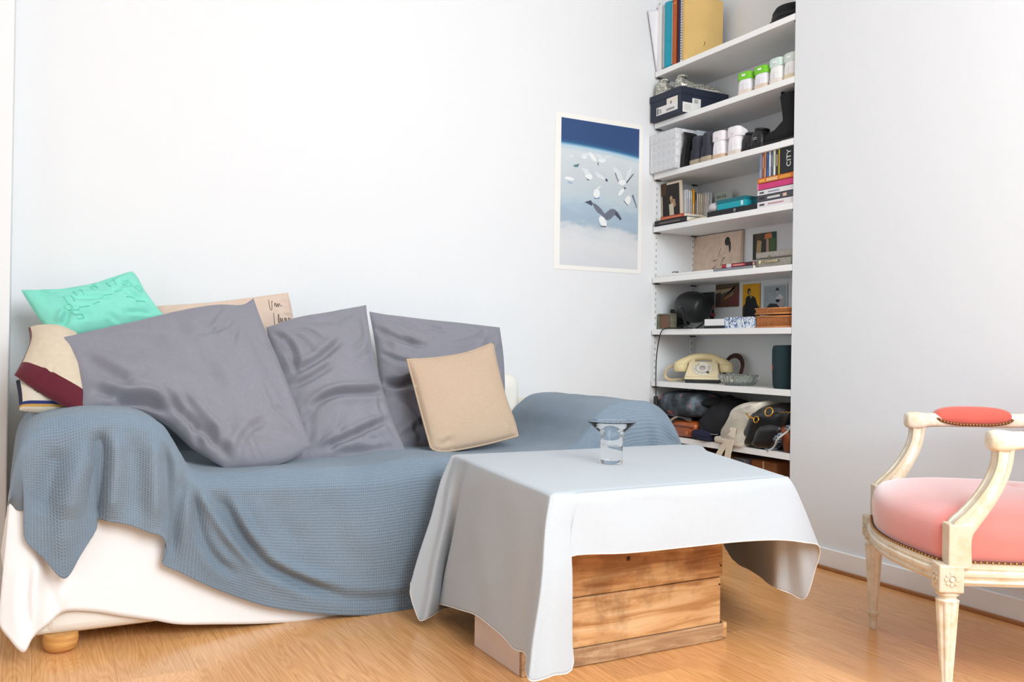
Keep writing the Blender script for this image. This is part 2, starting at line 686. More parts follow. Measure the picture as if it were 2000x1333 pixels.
def poster_mat():
    m, nt, b = node_mat('poster_print')
    L = nt.links.new
    uv = N(nt, 'ShaderNodeUVMap')
    sep = N(nt, 'ShaderNodeSeparateXYZ')
    L(uv.outputs[0], sep.inputs[0])
    nz = N(nt, 'ShaderNodeTexNoise', Scale=3.0, Detail=6.0, Roughness=0.65)
    mp = N(nt, 'ShaderNodeMapping')
    mp.inputs['Scale'].default_value = (1.2, 5, 1)
    L(uv.outputs[0], mp.inputs['Vector'])
    L(mp.outputs[0], nz.inputs['Vector'])
    s1 = N(nt, 'ShaderNodeMath', operation='MULTIPLY_ADD')
    s1.inputs[1].default_value = 0.24
    s1.inputs[2].default_value = -0.12
    L(nz.outputs['Fac'], s1.inputs[0])
    # amplitude of the brushwork is small in the sky and larger in the water
    bow = N(nt, 'ShaderNodeMath', operation='MULTIPLY')
    L(sep.outputs['X'], bow.inputs[0])
    L(sep.outputs['X'], bow.inputs[1])
    s2 = N(nt, 'ShaderNodeMath', operation='MULTIPLY_ADD')
    s2.inputs[1].default_value = 0.035
    L(bow.outputs[0], s2.inputs[0])
    L(sep.outputs['Y'], s2.inputs[2])
    s3 = N(nt, 'ShaderNodeMath', operation='ADD')
    L(s2.outputs[0], s3.inputs[0])
    L(s1.outputs[0], s3.inputs[1])
    g = ramp(nt, [(0.0, '#d6d8dc'), (0.16, '#dddedf'), (0.26, '#d2d6d9'), (0.31, '#a3b6c6'), (0.40, '#a9becd'), (0.48, '#bfcdd4'), (0.62, '#c9d1d4'), (0.78, '#d3dadd')], s3.outputs[0])
    g2 = ramp(nt, [(0.0, '#c6d2d8'), (0.35, '#bcd3e0'), (0.55, '#5f9cc0'), (0.68, '#2e5f8e'), (1.0, '#2b4a7c')], N_range(nt, s2.outputs[0], 0.79, 0.86))
    mx = N(nt, 'ShaderNodeMixRGB')
    st = N_range(nt, s2.outputs[0], 0.785, 0.80)
    L(st, mx.inputs[0])
    L(g, mx.inputs[1])
    L(g2, mx.inputs[2])
    L(mx.outputs[0], b.inputs['Base Color'])
    b.inputs['Roughness'].default_value = 0.6
    return m


def N_range(nt, fac, a, b_):
    r = N(nt, 'ShaderNodeMapRange')
    r.inputs['From Min'].default_value = a
    r.inputs['From Max'].default_value = b_
    nt.links.new(fac, r.inputs[0])
    return r.outputs[0]


MB().poly([(ix0, -0.0019, iz0), (ix1, -0.0019, iz0), (ix1, -0.0019, iz1), (ix0, -0.0019, iz1)]).build('printed_sea', poster_mat(), t, uv=[(0, 0), (1, 0), (1, 1), (0, 1)])


def pq(x, y):      # point of the print measured in the enlarged view of the poster
    u = (x - 160) / 572
    top, bot = 100 + 85 * u, 1180 + 30 * u
    v = 1 - (y - top) / (bot - top)
    return (ix0 + u * (ix1 - ix0), iz0 + v * (iz1 - iz0))


def blob2(cx, cy, rx, ry, a=0, n=14):
    a = math.radians(a)
    return [(cx + rx * math.cos(k * 2 * PI / n) * math.cos(a) - ry * math.sin(k * 2 * PI / n) * math.sin(a),
             cy + rx * math.cos(k * 2 * PI / n) * math.sin(a) + ry * math.sin(k * 2 * PI / n) * math.cos(a)) for k in range(n)]


gw, gd, gb, gl = mat('#eef0f0', 0.6), mat('#4b5060', 0.6), mat('#6f7483', 0.6), mat('#dfe4e6', 0.6)
gulls = [
    [([(330, 720), (378, 706), (388, 730), (385, 748)], gd), ([(385, 722), (420, 738), (452, 768), (478, 805), (520, 770), (548, 768), (580, 795), (606, 842), (596, 852), (555, 812), (530, 835), (512, 850), (482, 850), (455, 815), (425, 795), (400, 760)], gb), ([(560, 780), (606, 842), (596, 852), (555, 812)], gd), (blob2(466, 862, 24, 44, -28), gw), ([(432, 880), (450, 893), (492, 895), (488, 905), (455, 900)], gd)],
    [(blob2(326, 384, 22, 20), gw), ([(330, 380), (360, 348), (372, 352), (345, 392)], gl), ([(300, 378), (330, 365), (325, 395)], gl)],
    [(blob2(386, 390, 42, 14, 52), gw), ([(422, 430), (430, 430), (428, 458), (420, 440)], gb)],
    [(blob2(455, 412, 26, 18), gw), ([(395, 360), (450, 380), (470, 410), (440, 405)], gl), ([(470, 380), (530, 378), (530, 384), (480, 395)], gl)],
    [([(245, 452), (292, 440), (280, 466), (255, 464)], mat('#5b8088', 0.6))],
    [(blob2(232, 384, 16, 8, -30), gl)],
    [(blob2(358, 535, 28, 24), gw), ([(300, 470), (350, 480), (372, 515), (335, 520)], gl), ([(325, 530), (345, 548), (372, 560), (350, 560)], gd)],
    [([(400, 490), (450, 520), (485, 550), (470, 556), (420, 535)], gl), ([(478, 545), (496, 552), (498, 570), (484, 566)], mat('#2f4a63', 0.6))],
    [(blob2(222, 550, 36, 12, 12), gw), (blob2(226, 580, 20, 7, 15), mat('#9fb4cf', 0.6))],
    [(blob2(575, 510, 58, 20, 55), gl), (blob2(606, 574, 28, 20), gw), ([(628, 560), (650, 490), (680, 465), (672, 505), (640, 560)], gl), ([(636, 572), (690, 508), (694, 512), (640, 582)], gd), ([(555, 500), (580, 570), (574, 570), (550, 510)], gb)],
    [(blob2(600, 645, 32, 14, -52), gw), ([(615, 605), (640, 612), (625, 630)], gb)],
    [(blob2(650, 705, 22, 34, 20), gw), ([(622, 705), (650, 738), (646, 742), (620, 712)], gd), ([(690, 660), (722, 755), (716, 758), (680, 670)], gb)],
    [(blob2(418, 658, 24, 36), gw), ([(398, 682), (418, 692), (440, 682), (434, 696), (404, 696)], mat('#6a7fae', 0.6)), ([(415, 620), (430, 605), (460, 600), (430, 625)], gl)],
]
for gi, g in enumerate(gulls):
    q = MB()
    ms = []
    for k, (pts, m) in enumerate(g):
        d = -0.0021 - 0.0001 * k
        q.poly([(pq(*p)[0], d, pq(*p)[1]) for p in pts], mi=k)
        ms.append(m)
    q.build('printed_gull', ms, t)

# ================================================================== THE SOFA
CREAM = mat('#f1ece2', 0.85, bump=0.15, bs=300)
t_sofa = thing('sofa', 'cream sofa with rolled arms on round wooden feet, under the throws', 'sofa', (-1.67, -0.5, 0.0))
SO = t_sofa


def arc_section(x0, x1, z0, z1, n=18):
    """rounded-top arm cross-section in (x, z)"""
    xc, hw = (x0 + x1) / 2, (x1 - x0) / 2
    pts = [(x0, z0)]
    for k in range(n + 1):
        a = PI - PI * k / n
        pts.append((xc + hw * math.copysign(abs(math.cos(a)) ** 0.75, math.cos(a)), z1 - 0.17 + 0.17 * abs(math.sin(a)) ** 0.75))
    pts.append((x1, z0))
    return pts


MB().bar(-2.755, -0.605, -0.90, -0.1, 0.045, 0.36).build('base', CREAM, SO, bevel=0.03, seg=4, smooth=True, auto=60, world=True)
MB().bar(-2.385, -1.69, -0.90, -0.26, 0.36, 0.44).build('seat_cushion', CREAM, SO, bevel=0.035, seg=4, smooth=True, auto=60, world=True)
MB().bar(-1.68, -0.965, -0.90, -0.26, 0.36, 0.44).build('seat_cushion', CREAM, SO, bevel=0.035, seg=4, smooth=True, auto=60, world=True)
for x0, x1 in ((-2.775, -2.40), (-0.945, -0.575)):
    MB().prism(arc_section(x0, x1, 0.05, 0.635), (0, -0.895, 0), (1, 0, 0), (0, 0, 1), (0, 0.8, 0)).build('arm', CREAM, SO, bevel=0.012, smooth=True, auto=50, world=True)
MB().bar(-2.76, -0.895, -0.27, -0.07, 0.30, 0.745).build('backrest', CREAM, SO, bevel=0.06, seg=5, smooth=True, auto=70, world=True)
fm = mat('#c98f4f', 0.45, c2='#e0ab66', var=0.1, vs=14, stretch=(1, 1, 9))
for fx, fy in ((-2.705, -0.878), (-0.66, -0.878), (-2.70, -0.16), (-0.66, -0.16)):
    MB().lathe([(0.02, 0.0), (0.034, 0.001), (0.042, 0.012), (0.0455, 0.03), (0.044, 0.05)], 28, (fx, fy, 0)).build('foot', fm, SO, smooth=True, auto=60, world=True)

# ------------------------------------------------------------------ white sheet over the sofa front (under the grey throw)
YF = -0.945


def hang(cols, ncol, y_back, rows_top, rows_hang, fold, front_y, top_lift=0.0, edge_s=0.14):
    """cloth laid over a cross-section and hanging over the front edge.
    cols: (edge x, edge z, hem x, hem z, hem y offset); fold(X, Z) -> outward push at the front"""
    C = catmull(cols, ncol)
    G = []
    for k in range(rows_top):
        s = k / (rows_top - 1)
        y = y_back + (front_y + 0.05 - y_back) * s
        G.append(np.stack([C[:, 0], np.full(ncol, y), C[:, 1] + top_lift], 1))
    for k in range(1, rows_hang + 1):
        s = k / rows_hang
        e = min(1.0, s / edge_s)
        e = e * (2 - e)
        X = C[:, 0] + (C[:, 2] - C[:, 0]) * s
        Z = C[:, 1] + top_lift + (C[:, 3] - C[:, 1] - top_lift) * s
        Y = front_y + 0.05 * (1 - e) + C[:, 4] * s
        Y = Y - fold(X, Z) * min(1.0, s * 4)
        G.append(np.stack([X, Y, Z], 1))
    return np.array(G)


def grid_uv(G):
    du = np.r_[0, np.cumsum(np.linalg.norm(np.diff(G[len(G) // 3], axis=0), axis=1))]
    dv = np.r_[0, np.cumsum(np.linalg.norm(np.diff(G[:, G.shape[1] // 2], axis=0), axis=1))]
    U, V = np.meshgrid(du, dv)
    return np.stack([U.ravel(), V.ravel()], 1)


def pxy(pts, y=YF):
    return [(at_y(px, py, y).x, at_y(px, py, y).z) for px, py in pts]


def hemp(px, py, y):
    p = at_y(px, py, y)
    return p.x, p.z, y


def col_keys(rows, fy):
    out = []
    for ex, ez, px, py, off in rows:
        p = at_y(px, py, fy + off)
        out.append((ex, ez, p.x, p.z, off))
    return out


SHEET = mat('#f7f7f7', 0.9, bump=0.2, bs=500)
wcols = col_keys([
    (-2.838, 0.42, 2, 1079, 0.03), (-2.83, 0.50, 8, 1140, -0.005), (-2.825, 0.54, -2, 1215, -0.03), (-2.80, 0.58, 20, 1252, -0.05), (-2.78, 0.60, 46, 1276, -0.06), (-2.75, 0.615, 64, 1248, -0.045),
    (-2.70, 0.625, 90, 1225, -0.02), (-2.65, 0.63, 124, 1197, -0.008), (-2.58, 0.63, 180, 1196, -0.004), (-2.50, 0.61, 240, 1205, -0.004), (-2.41, 0.53, 300, 1213, -0.002), (-2.36, 0.455, 350, 1221, 0),
    (-2.25, 0.452, 420, 1221, 0), (-2.1, 0.452, 500, 1220, 0), (-2.0, 0.452, 600, 1215, 0), (-1.9, 0.452, 660, 1208, 0.004), (-1.8, 0.452, 720, 1203, 0.004), (-1.6, 0.452, 850, 1192, 0.004)], YF + 0.03)
wf_c = [(pxy([(60, 1090), (50, 1160), (55, 1240)]), 0.012, 0.012), (pxy([(85, 1060), (95, 1130), (100, 1200)]), 0.015, 0.010), (pxy([(130, 1130), (112, 1170), (105, 1200)]), 0.012, 0.006)]


def wfold(X, Z):
    return creases(np.stack([X, Z], 1), wf_c)


G = hang(wcols, 150, -0.35, 6, 40, wfold, YF + 0.034)
o = MB().grid(G).build('sofa_sheet', SHEET, smooth=True, solid=0.002)
tag(o, 'plain white sheet hanging below the grey throw on the sofa front', 'sheet')

# ------------------------------------------------------------------ grey waffle throw
tcols = col_keys([
    (-2.834, 0.44, 15, 988, 0.045), (-2.832, 0.50, 32, 996, 0.02), (-2.822, 0.57, 56, 1004, -0.012), (-2.800, 0.615, 48, 1052, -0.02), (-2.765, 0.643, 85, 1092, -0.03), (-2.725, 0.655, 126, 1131, -0.035),
    (-2.68, 0.662, 158, 1085, -0.03), (-2.64, 0.664, 186, 1040, -0.018), (-2.615, 0.664, 192, 1016, 0.004), (-2.59, 0.663, 212, 1019, -0.014), (-2.54, 0.658, 250, 1026, -0.022), (-2.49, 0.645, 290, 1040, -0.022),
    (-2.45, 0.618, 318, 1050, -0.022), (-2.425, 0.580, 326, 1078, -0.012), (-2.40, 0.535, 318, 1102, -0.006), (-2.375, 0.495, 350, 1118, -0.004), (-2.33, 0.474, 400, 1142, -0.004), (-2.22, 0.470, 460, 1166, -0.004),
    (-2.10, 0.470, 530, 1187, -0.006), (-1.95, 0.470, 620, 1199, -0.006), (-1.80, 0.471, 720, 1202, -0.004), (-1.64, 0.487, 835, 1190, 0.0), (-1.40, 0.473, 990, 1174, 0.0), (-1.17, 0.476, 1120, 1160, 0.0),
    (-1.05, 0.490, 1185, 1152, 0.0), (-0.985, 0.540, 1225, 1148, -0.008), (-0.94, 0.600, 1248, 1146, -0.014), (-0.87, 0.646, 1272, 1144, -0.010), (-0.78, 0.660, 1294, 1142, -0.016), (-0.69, 0.655, 1314, 1140, -0.010),
    (-0.61, 0.610, 1328, 1138, -0.010), (-0.565, 0.540, 1336, 1136, 0.0), (-0.548, 0.46, 1341, 1134, 0.01)], YF)
tf_c = [
    (pxy([(192, 838), (196, 900), (188, 960), (182, 1016)]), 0.022, 0.026), (pxy([(120, 870), (95, 940), (80, 1010)]), 0.03, 0.014), (pxy([(150, 900), (130, 1000), (120, 1090)]), 0.03, -0.010),
    (pxy([(255, 850), (262, 940), (268, 1020)]), 0.03, 0.010), (pxy([(320, 860), (322, 960), (322, 1060)]), 0.02, 0.014), (pxy([(300, 840), (306, 930), (300, 1030)]), 0.02, -0.008),
    (pxy([(362, 912), (345, 1000), (335, 1095)]), 0.016, 0.012), (pxy([(372, 935), (390, 1030), (420, 1090), (470, 1130)]), 0.014, 0.010),
    (pxy([(385, 945), (430, 1030), (480, 1085), (520, 1115)]), 0.014, -0.012), (pxy([(425, 950), (460, 1030), (500, 1090), (570, 1130), (660, 1160)]), 0.016, 0.020),
    (pxy([(440, 985), (470, 1040), (520, 1090)]), 0.012, 0.008), (pxy([(560, 1145), (700, 1170), (820, 1165)]), 0.02, 0.006), (pxy([(500, 960), (520, 1040), (580, 1100)]), 0.03, -0.006),
    (pxy([(640, 940), (660, 1050), (720, 1120)]), 0.04, 0.005), (pxy([(1205, 812), (1180, 850), (1160, 900)]), 0.02, 0.016), (pxy([(1260, 800), (1268, 850), (1270, 900)]), 0.02, 0.010), (pxy([(1300, 830), (1310, 870)]), 0.02, 0.010)]


def tfold(X, Z):
    return np.maximum(1.35 * creases(np.stack([X, Z], 1), tf_c), -0.018)


G = hang(tcols, 420, -0.285, 40, 110, tfold, YF)
tf_c = []
# slack on the top: shallow wrinkles over the arms and seat
for i in range(40):
    for j in range(G.shape[1]):
        p = G[i, j]
        n = mnoise.noise(Vector((p[0] * 7, p[1] * 5, 1.7))) * 0.006 + mnoise.noise(Vector((p[0] * 16, p[1] * 9, 5.2))) * 0.003
        k = 0.5 if p[2] < 0.48 else 1.0
        G[i, j, 2] += n * k * (1 if i < 34 else (39 - i) / 6)
up_ = np.clip((G[0, :, 0] + 2.46) / 0.08, 0, 1) * np.clip((-1.06 - G[0, :, 0]) / 0.06, 0, 1)
climb = []
for k in range(8):
    r_ = G[0].copy()
    r_[:, 1] += 0.004 * (8 - k) / 8
    r_[:, 2] += up_ * (0.73 - r_[:, 2]).clip(0) * (8 - k) / 8
    climb.append(r_)
G = np.concatenate([np.array(climb), G])
o = MB().grid(G).build('sofa_throw', waffle_mat(), smooth=True, solid=0.003, uv=grid_uv(G))
tag(o, 'blue-grey waffle weave throw covering the sofa seat, arms and front', 'throw')


# ------------------------------------------------------------------ cushions
def cushion(name, label, cat, top, right, bottom, left, zy0, zy1, thick, mats, cre=(), nse=0.006, ns=9, n=56, xslope=0.0, back=0.8, puff=0.42, group=None, split=None, rim=0.0, extra=None, seed=0, flange=0.0, pulls=0):
    """soft cushion: outline measured on its own leaning plane (through z0,y0 and z1,y1), filled to a real thickness"""
    (z0, y0), (z1, y1) = zy0, zy1
    nrm = Vector((xslope, -(z1 - z0), (y1 - y0)))
    nrm.normalize()
    if nrm.y > 0:
        nrm = -nrm
    P0 = Vector((at_y(*top[0], (y0 + y1) / 2).x, y0, z0))
    mid = np.mean(np.array(list(top) + list(bottom), float), axis=0)
    P0 = Vector((at_y(mid[0], mid[1], (y0 + y1) / 2).x, y0, z0))
    e1 = Vector((0, 0, 1)).cross(-nrm)
    e1.normalize()
    if e1.x < 0:
        e1 = -e1
    e2 = nrm.cross(e1)
    if e2.z < 0:
        e2 = -e2

    def to2(pts):
        out = []
        for px, py in pts:
            q = at_plane(px, py, P0, nrm) - P0
            out.append((q.dot(e1), q.dot(e2)))
        return np.array(out)
    T, R, B, L = [smooth_curve(to2(p), n) for p in (top, right, bottom, left)]   # top l->r, right t->b, bottom l->r, left t->b
    u = np.linspace(0, 1, n)
    U, V = np.meshgrid(u, u, indexing='ij')            # U along, V from top down
    S = ((1 - V)[..., None] * T[:, None] + V[..., None] * B[:, None] + (1 - U)[..., None] * L[None] + U[..., None] * R[None]
         - ((1 - U) * (1 - V))[..., None] * T[0] - (U * (1 - V))[..., None] * T[-1] - ((1 - U) * V)[..., None] * B[0] - (U * V)[..., None] * B[-1])
    uu, vv = np.clip((U - flange) / (1 - 2 * flange), 0, 1), np.clip((V - flange) / (1 - 2 * flange), 0, 1)
    prof = (np.sin(PI * uu) * np.sin(PI * vv)).clip(0) ** puff
    P2 = S.reshape(-1, 2)
    cr = creases(P2, [(to2(p), w, d * 1.5) for p, w, d in cre]).reshape(n, n) if cre else np.zeros((n, n))
    if pulls:
        rnd = random.Random(seed * 31 + 5)
        mid_ = S[n // 2, n // 2]
        lines = []
        for ci, cj in ((0, 0), (n - 1, 0), (0, n - 1), (n - 1, n - 1)):
            c_ = S[ci, cj]
            dvec = mid_ - c_
            for k in range(pulls):
                a_ = (k - (pulls - 1) / 2) * 0.42 + rnd.uniform(-0.1, 0.1)
                rot_ = np.array([[math.cos(a_), -math.sin(a_)], [math.sin(a_), math.cos(a_)]])
                v_ = rot_ @ dvec
                l0, l1 = rnd.uniform(0.10, 0.2), rnd.uniform(0.45, 0.8)
                bend = np.array([-v_[1], v_[0]]) * rnd.uniform(-0.10, 0.10)
                lines.append(([c_ + v_ * l0, c_ + v_ * (l0 + l1) / 2 + bend, c_ + v_ * l1], rnd.uniform(0.008, 0.016), rnd.uniform(0.004, 0.009)))
        for k in range(pulls * 2):
            i_, j_ = rnd.randint(6, n - 7), rnd.choice((2, n - 3))
            if rnd.random() < 0.5:
                i_, j_ = rnd.choice((2, n - 3)), rnd.randint(6, n - 7)
            c_ = S[i_, j_]
            v_ = (mid_ - c_) * rnd.uniform(0.25, 0.55)
            bend = np.array([-v_[1], v_[0]]) * rnd.uniform(-0.35, 0.35)
            lines.append(([c_, c_ + v_ * 0.5 + bend * 0.5, c_ + v_ + bend], rnd.uniform(0.007, 0.013), rnd.uniform(0.003, 0.007)))
        cr = cr + creases(P2, lines).reshape(n, n)
    nz = np.array([mnoise.noise(Vector((p[0] * ns + seed * 9.1, p[1] * ns, seed * 3.3))) + 0.5 * mnoise.noise(Vector((p[0] * ns * 2.3, p[1] * ns * 2.3 + seed, 4.0))) for p in P2]).reshape(n, n) * nse
    fall = np.clip(prof * 1.6, 0.12, 1)
    H = thick * prof + (cr + nz) * fall
    E1, E2, NN, O = np.array(e1), np.array(e2), np.array(nrm), np.array(P0)
    base = O + S[..., :1] * E1 + S[..., 1:] * E2
    front = base + H[..., None] * NN
    bk = base - (thick * back * prof)[..., None] * NN
    c = base[n // 2, n - 1]
    root = None
    lo = float(front[..., 2].min())
    org = Vector((float(base[n // 2, n // 2][0]), float(base[n // 2, n // 2][1]), lo))
    if split is None and extra is None and not rim:
        mb = MB()
        mb.grid(front)
        mb.grid(bk, flip=True)
        o = mb.build(name, mats, smooth=True, weld=True)
        o.data.transform(Matrix.Translation(-org))
        o.location = org
        tag(o, label, cat, group)
        return o
    root = thing(name, label, cat, org, group=group)
    parts = {}
    for grid_, fl in ((front, False), (bk, True)):
        for i in range(n - 1):
            for j in range(n - 1):
                pn, mm = split(u[i] + 0.5 / n, u[j] + 0.5 / n) if split else ('cover', mats)
                if pn not in parts:
                    parts[pn] = (MB(), mm)
                q = [grid_[i, j], grid_[i + 1, j], grid_[i + 1, j + 1], grid_[i, j + 1]]
                parts[pn][0].add(q[::-1] if fl else q, [(0, 1, 2, 3)])
    for pn, (mb, mm) in parts.items():
        mb.build(pn, mm, root, smooth=True, weld=True, world=True)
    if rim:
        loop = [base[i, 0] for i in range(n)] + [base[n - 1, j] for j in range(1, n)] + [base[i, n - 1] for i in range(n - 2, -1, -1)] + [base[0, j] for j in range(n - 2, 0, -1)]
        MB().tube(loop[::2], rim, 8, closed=True).build('piping', mats, root, smooth=True, world=True)
    if extra:
        def surf(a, b):
            i, j = min(int(a * (n - 1)), n - 2), min(int(b * (n - 1)), n - 2)
            fa, fb = a * (n - 1) - i, b * (n - 1) - j
            p = front[i, j] * (1 - fa) * (1 - fb) + front[i + 1, j] * fa * (1 - fb) + front[i, j + 1] * (1 - fa) * fb + front[i + 1, j + 1] * fa * fb
            return Vector(p) + nrm * 0.0012
        extra(root, surf, nrm, e1, e2)
    return root


GREY = mat('#87868f', 0.85, var=0.03, vs=120, sheen=0.1, bump=0.1, bs=700)


def strokes(name, lines, r, m, flatn=0.4):
    def fn(root, surf, nrm, e1, e2):
        mb = MB()
        for ln in lines:
            P = smooth_curve(ln, max(4, 5 * len(ln)))
            mb.tube([surf(a, b) for a, b in P], r, 4)
        mb.build(name, m, root, world=True)
    return fn


# long lumbar cushion with handwriting, at the very back
hand = [[(.82, .12), (.815, .30), (.822, .36), (.832, .30), (.842, .16), (.848, .18)], [(.855, .28), (.865, .20), (.87, .30), (.88, .22), (.885, .30), (.895, .22), (.905, .29)], [(.912, .27), (.918, .28)],
        [(.836, .42), (.836, .62), (.84, .80)], [(.866, .62), (.868, .50), (.876, .46), (.866, .80)], [(.88, .62), (.886, .52), (.892, .62), (.90, .53), (.905, .62)], [(.915, .60), (.922, .52), (.928, .60), (.935, .53)], [(.945, .60), (.952, .52), (.958, .60), (.966, .53), (.974, .58)]]
cushion('lumbar_cushion', 'long pink-beige cushion with black handwriting, behind the grey cushions', 'cushion',
        [(305, 598), (400, 592), (480, 583), (562, 572)], [(562, 572), (568, 595), (575, 640), (572, 668)], [(300, 670), (400, 672), (500, 672), (572, 668)], [(305, 598), (301, 630), (300, 670)],
        (0.78, -0.20), (1.0, -0.15), 0.045, mat('#d8c0ae', 0.9, var=0.03, vs=30, bump=0.15, bs=500), [([(548, 590), (562, 594)], 0.008, 0.004), ([(552, 618), (568, 622)], 0.008, 0.005)], extra=strokes('handwriting', hand, 0.0009, mat('#3b2a26', 0.8)), seed=1)
# mint cushion on top at left
mint_letters = []
cx0 = 0.0
for k in range(8):
    a = math.radians(205 - k * 27)
    cx, cy = 0.60 + 0.34 * math.cos(a), 0.55 - 0.36 * math.sin(a)
    tx, ty = -math.sin(a) * -1, -math.cos(a) * -1
    ww, hh = 0.028, 0.07
    if k in (2, 3, 5):
        mint_letters.append([(cx - ww, cy + hh), (cx - ww, cy - hh), (cx + ww, cy - hh), (cx + ww, cy + hh)])
    elif k in (0, 6):
        mint_letters.append([(cx + ww, cy - hh), (cx - ww, cy - hh), (cx - ww, cy), (cx + ww, cy), (cx + ww, cy + hh), (cx - ww, cy + hh)])
    else:
        mint_letters.append([(cx + ww * math.cos(q), cy + hh * math.sin(q)) for q in np.linspace(0, 2 * PI, 9)])
mint_letters += [[(.33, .60), (.42, .585)], [(.46, .57), (.49, .55), (.52, .56)], [(.55, .45), (.60, .42), (.66, .44)], [(.70, .40), (.76, .44)], [(.76, .58), (.84, .60)], [(.82, .70), (.90, .72)]]
cushion('mint_cushion', 'mint green cushion with faded arched lettering, topmost in the left corner', 'cushion',
        [(41, 567), (110, 568), (180, 557), (225, 541), (258, 530)], [(258, 530), (268, 541), (290, 580), (320, 616)], [(108, 654), (135, 657), (190, 650), (260, 635), (320, 616)], [(41, 567), (58, 595), (80, 628), (108, 654)],
        (0.86, -0.30), (1.1, -0.14), 0.05, mat('#86dcc6', 0.8, var=0.03, vs=25, bump=0.1, bs=500), [([(140, 598), (185, 596), (215, 598)], 0.012, 0.006), ([(120, 645), (135, 620)], 0.01, 0.006), ([(240, 580), (280, 600)], 0.012, 0.005)], extra=strokes('faded_lettering', mint_letters, 0.0026, mat('#7fd8c0', 0.8)), seed=2, nse=0.008, pulls=2, n=80)


# embroidered cushion lying low, and the red-bordered linen one on it
def emb_split(a, b):
    if b > 0.80:
        return ('blue_band', mat('#27336b', 0.9)) if b < 0.88 else (('gold_band', mat('#c69a4d', 0.8)) if b < 0.93 else ('cover', mat('#d6ccba', 0.9, var=0.05)))
    if a < 0.06:
        return ('side_band', mat('#2a2b3c', 0.9))
    return ('cover', mat('#d6ccba', 0.9, var=0.05))


flower = [[(.26, .30), (.30, .50), (.28, .60)], [(.22, .42), (.30, .44), (.38, .36)], [(.24, .55), (.30, .44), (.36, .52)], [(.20, .34), (.26, .40)]]
cushion('embroidered_cushion', 'cream cushion with blue and gold braid, lowest in the left corner', 'cushion',
        [(31, 744), (60, 738), (100, 745), (160, 760)], [(160, 760), (162, 785), (160, 808)], [(38, 802), (70, 806), (110, 806), (160, 808)], [(31, 744), (36, 775), (38, 802)],
        (0.64, -0.60), (0.8, -0.50), 0.04, mat('#d6ccba', 0.9), split=emb_split, extra=strokes('stitched_sprig', flower, 0.0025, mat('#23301f', 0.9)), seed=3)


def red_split(a, b):
    return ('red_border', mat('#5d1022', 0.85, sheen=0.2)) if (b > 0.775 or a < 0.035) else ('cover', mat('#d2c2ab', 0.9, var=0.03, vs=60, bump=0.2, bs=500))


cushion('linen_cushion', 'cream linen cushion with a dark red border, leaning in the left corner', 'cushion',
        [(55, 640), (85, 638), (115, 640), (150, 650)], [(150, 650), (165, 700), (172, 760), (172, 812)], [(28, 733), (70, 762), (120, 790), (172, 812)], [(55, 640), (58, 668), (46, 700), (28, 733)],
        (0.66, -0.66), (0.95, -0.38), 0.05, mat('#d2c2ab', 0.9), split=red_split, seed=4, cre=[([(85, 755), (100, 740), (105, 735)], 0.008, 0.003)])

# three big grey cushions
cushion('grey_cushion', 'big grey cotton cushion propped at the right, behind the beige cushion', 'cushion',
        [(721, 609), (780, 619), (850, 627), (920, 634), (976, 640)], [(976, 640), (982, 690), (985, 760), (985, 850)], [(745, 880), (830, 883), (910, 870), (985, 850)], [(721, 609), (735, 690), (745, 800), (745, 880)],
        (0.46, -0.50), (0.95, -0.30), 0.07, GREY, [([(722, 640), (770, 670), (830, 690)], 0.012, 0.012), ([(735, 612), (800, 640), (880, 660)], 0.014, 0.008), ([(740, 752), (775, 758), (800, 752), (830, 760)], 0.014, 0.026), ([(735, 690), (770, 712), (800, 718)], 0.010, 0.010), ([(760, 770), (800, 800), (830, 860)], 0.018, 0.010), ([(790, 640), (830, 660)], 0.01, 0.006), ([(950, 660), (940, 700)], 0.02, 0.006), ([(800, 830), (820, 870)], 0.012, 0.01)],
        seed=5, group='big grey sofa cushions', n=110, pulls=3)
cushion('grey_cushion', 'big grey cotton cushion in the middle of the row on the sofa', 'cushion',
        [(520, 640), (580, 622), (650, 610), (715, 596)], [(715, 596), (722, 660), (738, 735), (765, 820), (797, 890)], [(560, 905), (640, 906), (720, 898), (797, 890)], [(520, 640), (535, 720), (550, 820), (560, 905)],
        (0.46, -0.64), (0.97, -0.36), 0.085, GREY, [([(528, 650), (560, 690), (570, 745)], 0.012, 0.012), ([(560, 745), (610, 722), (660, 680)], 0.014, 0.014), ([(590, 815), (640, 790), (700, 782), (755, 770)], 0.013, 0.022), ([(560, 770), (600, 755), (640, 730)], 0.012, 0.010), ([(610, 890), (670, 868), (730, 840), (760, 825)], 0.012, 0.016), ([(640, 895), (700, 890), (770, 880)], 0.012, 0.010), ([(580, 640), (640, 640), (690, 615)], 0.016, 0.006), ([(700, 620), (720, 700), (730, 740)], 0.016, 0.006)],
        seed=6, group='big grey sofa cushions', n=110, pulls=3)
